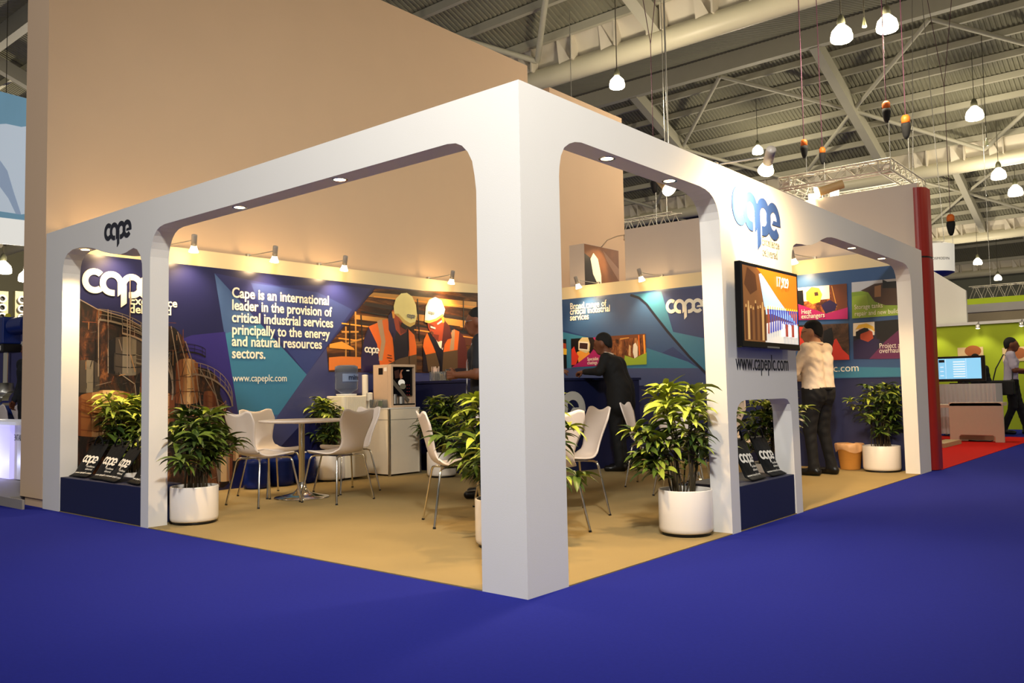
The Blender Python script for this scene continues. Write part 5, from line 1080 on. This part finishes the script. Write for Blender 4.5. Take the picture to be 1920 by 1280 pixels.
MB().tube([(-.75,12.65,.02),(-.6,12.6,.015),(-.5,12.66,.015),(-.42,12.6,.015),(-.4,12.68,.02)], .01, 6).build('cable_loop', BLACK, None, (-.6, 12.6, .008)); tag(bpy.data.objects['cable_loop'], 'black cable lying under the pale waterfall desk', 'cable')
# skirted table with television
sk = empty('skirted_table', (-1.06, 14.3, .0), 0, 'table with a gathered white cloth skirt in front of the green wall', 'table')
m = MB(); n = 70; vs = []; fs = []
for i in range(n+1):
    x = -.50+1.0*i/n; yv = -.30+.018*math.sin(i*1.3)+.01*math.sin(i*2.9)
    vs += [(x, -.30, .955), (x, yv, .6), (x, yv*1.06, .05)]
for i in range(n): fs += [(3*i, 3*i+3, 3*i+4, 3*i+1), (3*i+1, 3*i+4, 3*i+5, 3*i+2)]
m.add(vs, fs, 0, True); m.box((-.5,-.30,.95), (.5,.3,.965)); m.box((.49,-.3,.05), (.5,.3,.95)); m.box((-.5,-.3,.05), (-.49,.3,.95)); m.build('cloth', mat('skirt_cloth', (206,204,200), .8), sk)
m = MB()
for sx in (-1,1):
    for sy in (-1,1): m.box((sx*.46-.02, sy*.26-.02, 0), (sx*.46+.02, sy*.26+.02, .94))
m.build('frame', STEEL, sk)
t2v = empty('desktop_television', (-1.18, 14.25, .966), 0, 'black flat television with a pale blue list screen on the skirted table', 'television')
MB().box((-.16,-.1,0), (.16,.1,.02)).box((-.04,-.02,.02), (.04,.02,.06)).build('stand', GLOSSB, t2v); MB().box((-.43,-.025,.045), (.43,.025,.515)).build('casing', GLOSSB, t2v, bevel=.008)
p = Pic(lambda u, v, n: Vector((u, -.0255-n, v)), .0005); SB = scr('pale_blue', (128, 190, 226), .9); p.rect(-.365,.095,.365,.475, SB); p.rect(-.345,.405,-.245,.455, scr('black', (12,14,20), .2))
for i in range(7): p.rect(-.10,.13+.045*i,.10,.15+.045*i, scr('pale_line', (214,226,230), .9))
p.rect(-.23,.1,-.225,.47, scr('pale_line', (214,226,230))); p.rect(.115,.1,.12,.47, scr('pale_line', (214,226,230)))
for i in range(3): p.rect(-.325,.15+.08*i,-.265,.165+.08*i, scr('pale_line', (214,226,230)))
p.build('screen', t2v, None)
# green stand
GRW = mat('lime_green_wall', (168, 186, 34), .7, noise=.02)
struct(MB().box((-3.2, 17.0, 0), (4.2, 17.12, 2.22)).build('wall_green', GRW)); struct(MB().box((-3.2, 16.96, 2.22), (4.2, 17.14, 2.28)).build('trim_201', WHITE))
for k, (x, lb) in enumerate(((-2.2, 'small spotlight on the green wall beside the red column'), (-1.35, 'small spotlight on the green wall above the television'), (-.55, 'small spotlight on the green wall at the right picture edge'))):
    r = empty('wall_spotlight', (x, 16.85, 2.14), 0, lb, 'spotlight', 'spotlights of the green wall'); MB().lathe([(0,.09),(.04,.08),(.045,-.01)], 12).build('can', STEEL, r); MB().lathe([(0,-.025),(.042,-.01)], 12).build('lens', LAMPG, r); MB().tube([(0,0,.08),(0,.1,.13)], .01, 5).build('arm', STEEL, r)
    light('SPOT', 'spot_light', (x, 16.55, 2.2), 16, (1, .9, .6), target=(x, 16.98, 1.3), angle=85, blend=.7, radius=.03)
for k, (q, lb) in enumerate((([(-1.789, 1.741), (-1.297, 1.741), (-1.296, 1.537), (-1.788, 1.533)], 'pale poster with a brown tree on the green wall above the television'), ([(-0.941, 1.701), (-0.496, 1.714), (-0.510, 1.417), (-0.944, 1.411)], 'pale poster at the right picture edge on the green wall'))):
    p = Pic(FY(16.985), .001); p.p(q, cm('poster_pale', (226,196,150))); cx = (q[0][0]+q[1][0])/2; cy = (q[0][1]+q[2][1])/2
    p.ell(cx+.05, cy+.02, .16, .12, cm('poster_brown', (170,96,50))); p.rect(cx+.03, q[2][1]+.01, cx+.06, cy, cm('poster_brown', (170,96,50))); o = p.mb.build('wall_poster', p.mats, None, (cx, 16.985, cy), recalc=False)
    tag(o, lb, 'poster')
struct(MB().box((-3.0, 17.3, 0), (-1.64, 17.4, 3.0)).add([(-3.0,17.3,3.0),(-1.64,17.3,3.0),(-1.64,17.4,3.0),(-3.0,17.4,3.0),(-3.0,17.3,4.05),(-3.0,17.4,4.05)], [(0,1,4),(3,5,2),(1,2,5,4),(0,4,5,3)]).build('wall_white_tower', mat('white_tower_panel', (236,234,226), .6, noise=.01)))
struct(MB().box((-6.0, 30, 0), (14, 30.3, 3.45)).build('wall_beige', mat('beige_far_stand', (200,184,150), .7, noise=.04)))
sg = empty('fascia_sign', (-3.0, 29.95, 3.45), 0, 'far stand fascia with a green band and small cyan letters', 'sign')
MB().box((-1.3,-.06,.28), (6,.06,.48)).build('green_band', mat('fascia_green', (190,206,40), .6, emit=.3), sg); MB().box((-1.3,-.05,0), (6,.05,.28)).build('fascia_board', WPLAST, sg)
ft = empty('lattice_truss', (-1.5, 33.0, 4.4), 0, 'far lattice truss at the right edge above the green fascia band', 'truss'); truss_run((-3.2,0,0), (8,0,0), 'truss_side', ft, .5)
for x_ in (-2.5, 3.0, 7.0): MB().tube([(x_,0,.2),(x_,0,roof_z(33.0)-4.4)], .012, 5).build('cable', STEEL, ft)
# round hanging sign
rs = empty('round_hanging_sign', (-3.56, 22.4, 3.98), 0, 'white drum-shaped hanging sign with an orange ring mark and blue underside', 'hanging sign')
WS = mat('sign_white_fabric', (246,244,236), .6, emit=.35, emitrgb=(255,248,232)); m = MB().lathe([(.62,.08),(.64,.84)], 40); m.build('drum', WS, rs)
MB().lathe([(0,-.03),(.45,.0),(.62,.08)], 40).build('underside', mat('sign_blue', (70,86,190), .6), rs); MB().lathe([(0,.95),(.4,.93),(.64,.84)], 40).build('top_cover', WPLAST, rs)
for sx in (-1,1): MB().tube([(sx*.4,0,.93),(sx*.1,0,roof_z(22.4)-3.98)], .01, 5).build('cable', STEEL, rs)
FRS = lambda u, v, n: Vector(((.645+n)*math.sin(u/.645), -(.645+n)*math.cos(u/.645), v)); OM = mat('sign_orange', (236,150,30), .5)
m = MB().prism(ringarc(-.02, .42, .07, .125, 150, 390), .0, .006, FRS); m.prism(ringarc(-.12, .60, 0.001, .045, 0, 360, 12), 0, .006, FRS); m.prism(ringarc(.08, .60, .001, .045, 0, 360, 12), 0, .006, FRS); m.build('ring_mark', OM, rs)
text_mb('COSMODYN', .10, (.14, .38), FRS, n=0, depth=.004).build('lettering', GREYV, rs)
# ================================================================ stand at the far left
struct(MB().box((-18, -.12, 0), (-6.18, 3.2, .075)).box((-18, -.14, .0), (-5.72, -.12, .085)).build('floor', mat('platform_grey', (150,142,134), .6, noise=.05)))
struct(MB().box((-18, 3.2, 0), (-6.4, 3.3, 2.3)).build('wall_blue_stand', mat('blue_stand_wall', (74,74,128), .7, noise=.05)))
MB().box((-17.9, 3.17, 1.98), (-6.5, 3.2, 2.1)).build('trim_202', WPLAST)['kind'] = 'structure'
bn = empty('hanging_banner', (-12.2, 2.0, 3.5), 0, 'large blue hanging banner with a person in pale shirt and a white lower band', 'banner')
bq = [(-15.064, 6.909), (-11.624, 5.718), (-11.545, 3.765), (-14.911, 4.410)]; bw = [(-14.911, 4.410), (-11.545, 3.765), (-11.529, 3.360), (-14.879, 3.896)]
p = Pic(FY(2.0), .001); p.p(bq, mat('print_sky_blue', (130,178,204), .5, noise=.35, nscale=.6, emit=.3)); bs = [(-13.896, 5.798), (-12.597, 5.539), (-11.954, 5.345), (-11.606, 5.286), (-11.550, 3.883), (-11.894, 3.918), (-12.812, 4.109), (-13.816, 4.319)]  # glow put into the banner prints to lift their brightness
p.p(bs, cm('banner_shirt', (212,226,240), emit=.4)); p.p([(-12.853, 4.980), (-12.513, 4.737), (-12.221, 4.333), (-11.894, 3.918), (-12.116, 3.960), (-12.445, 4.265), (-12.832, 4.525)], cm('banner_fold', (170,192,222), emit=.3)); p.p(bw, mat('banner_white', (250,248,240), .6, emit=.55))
p.build('banner_print', bn, (-12.2, 2.0, 3.5)); x0, x1 = bq[0][0], bq[1][0]; MB().prism([bq[0], bq[1], bw[2], bw[3]], -.08, 0, FY(2.0)).build('banner_frame', WPLAST, bn, (-12.2, 2.0, 3.5))
lc = empty('lit_counter', (-9.5, .75, .075), 0, 'white counter with a glowing lilac side and blue floor glow at the far left', 'counter')
MB().box((-9.6, .55, .085), (-8.03, 1.0, .70)).build('glow_panel', mat('lilac_glow', (190,184,250), .5, emit=.75), lc, (-9.5, .75, .075)); MB().box((-8.03, .6, .085), (-7.72, 1.0, .70)).build('body', WPLAST, lc, (-9.5, .75, .075))
MB().box((-9.7, .5, .70), (-7.72, 1.05, .735)).build('worktop', mat('counter_top_white', (240,240,250), .4, emit=.2), lc, (-9.5, .75, .075)); text_mb('PENTAIR', .10, (-8.09, .52), FY(.6), n=.001, squeeze=.74).build('lettering', LOGON, lc, (-9.5, .75, .075))
light('POINT', 'counter_glow', (-8.5, .25, .25), 10, (.55, .6, 1), radius=.05)
for k, (x, lb) in enumerate(((-11.1, 'white moulded chair back beyond the lit counter, nearer the picture edge'), (-10.5, 'white moulded chair back beyond the lit counter, next to the tall wall'))):
    dup(c0, (x, 1.75, .08), 0, lb, 'chairs of the left neighbour stand')
# valve actuator exhibit
VB = mat('machine_blue', (22, 50, 132), .35, noise=.05)
va = empty('valve_actuator', (-13.4, 2.35, .075), 0, 'blue industrial valve actuator on a steel stem exhibited at the far left', 'machine')
def L(x, z_): return (x, 0, z_)
m = MB().lathe([(0,.95),(.16,.97),(.18,1.05),(.12,1.1),(.10,1.2),(0,1.2)], 18); m.lathe([(0,.75),(.12,.75),(.12,.9),(.2,.92),(.2,.97),(0,.97)], 18); m.build('flange_body', STEEL, va)
MB().tube([L(0,1.1), L(0,1.72)], .06, 16).build('stem', CHROME, va); MB().box((-.22,-.15,1.72), (.22,.15,1.86)).build('gear_plate', BLACK, va, bevel=.01); MB().box((-.2,-.153,1.75), (.14,-.15,1.83)).build('nameplate', WPLAST, va)
MB().box((-.15,-.15,1.86), (.20,.15,2.32)).lathe([(0,2.32),(.1,2.33),(.14,2.28)], 16).build('actuator_body', VB, va, bevel=.02); MB().tube([L(.2,2.15), L(.34,2.15)], .08, 14).tube([L(.34,2.15), L(.95,2.15)], .15, 20).build('motor', VB, va, bevel=.01); MB().lathe([(0,2.40),(.04,2.38),(.05,2.33)], 12).build('indicator_cap', mat('cap_yellow', (220,214,60), .4), va)
MB().tube([L(-.25,.78), L(.5,.78)], .14, 18).build('valve_body', VB, va); MB().tube([L(.25,.9), L(.55,.9)], .16, 20).build('pipe_flange', CHROME, va); MB().box((-.2,-.2,0), (.45,.2,.66)).build('pedestal', NAVY, va)
# round supply-air nozzles on the distant left hall wall
pw_ = empty('air_nozzle_panel', (-42, 12.5, 2.0), 0, 'grey panel with round air nozzles deep in the hall at the far left', 'ventilation panel')
FN = FX(-42.0); 
MB().box((-42.3, 11.2, 4.5), (-42.0, 12.15, 6.2)).box((-42.3, 12.45, 4.5), (-42.0, 13.4, 6.25)).build('panel', mat('nozzle_panel_grey', (160,156,126), .6), pw_, (-42, 12.5, 2.0))
for yv in (11.86, 12.73):
    for zv in (4.97, 5.40, 5.83):
        m = MB(); m.prism(ringarc(yv, zv, .12, .19, 0, 360, 20), 0, .12, FN); m.build('nozzle_ring', WPLAST, pw_, (-42, 12.5, 2.0)); MB().prism(ringarc(yv, zv, .001, .12, 0, 360, 20), .005, .02, FN).build('nozzle_hole', BLACK, pw_, (-42, 12.5, 2.0))
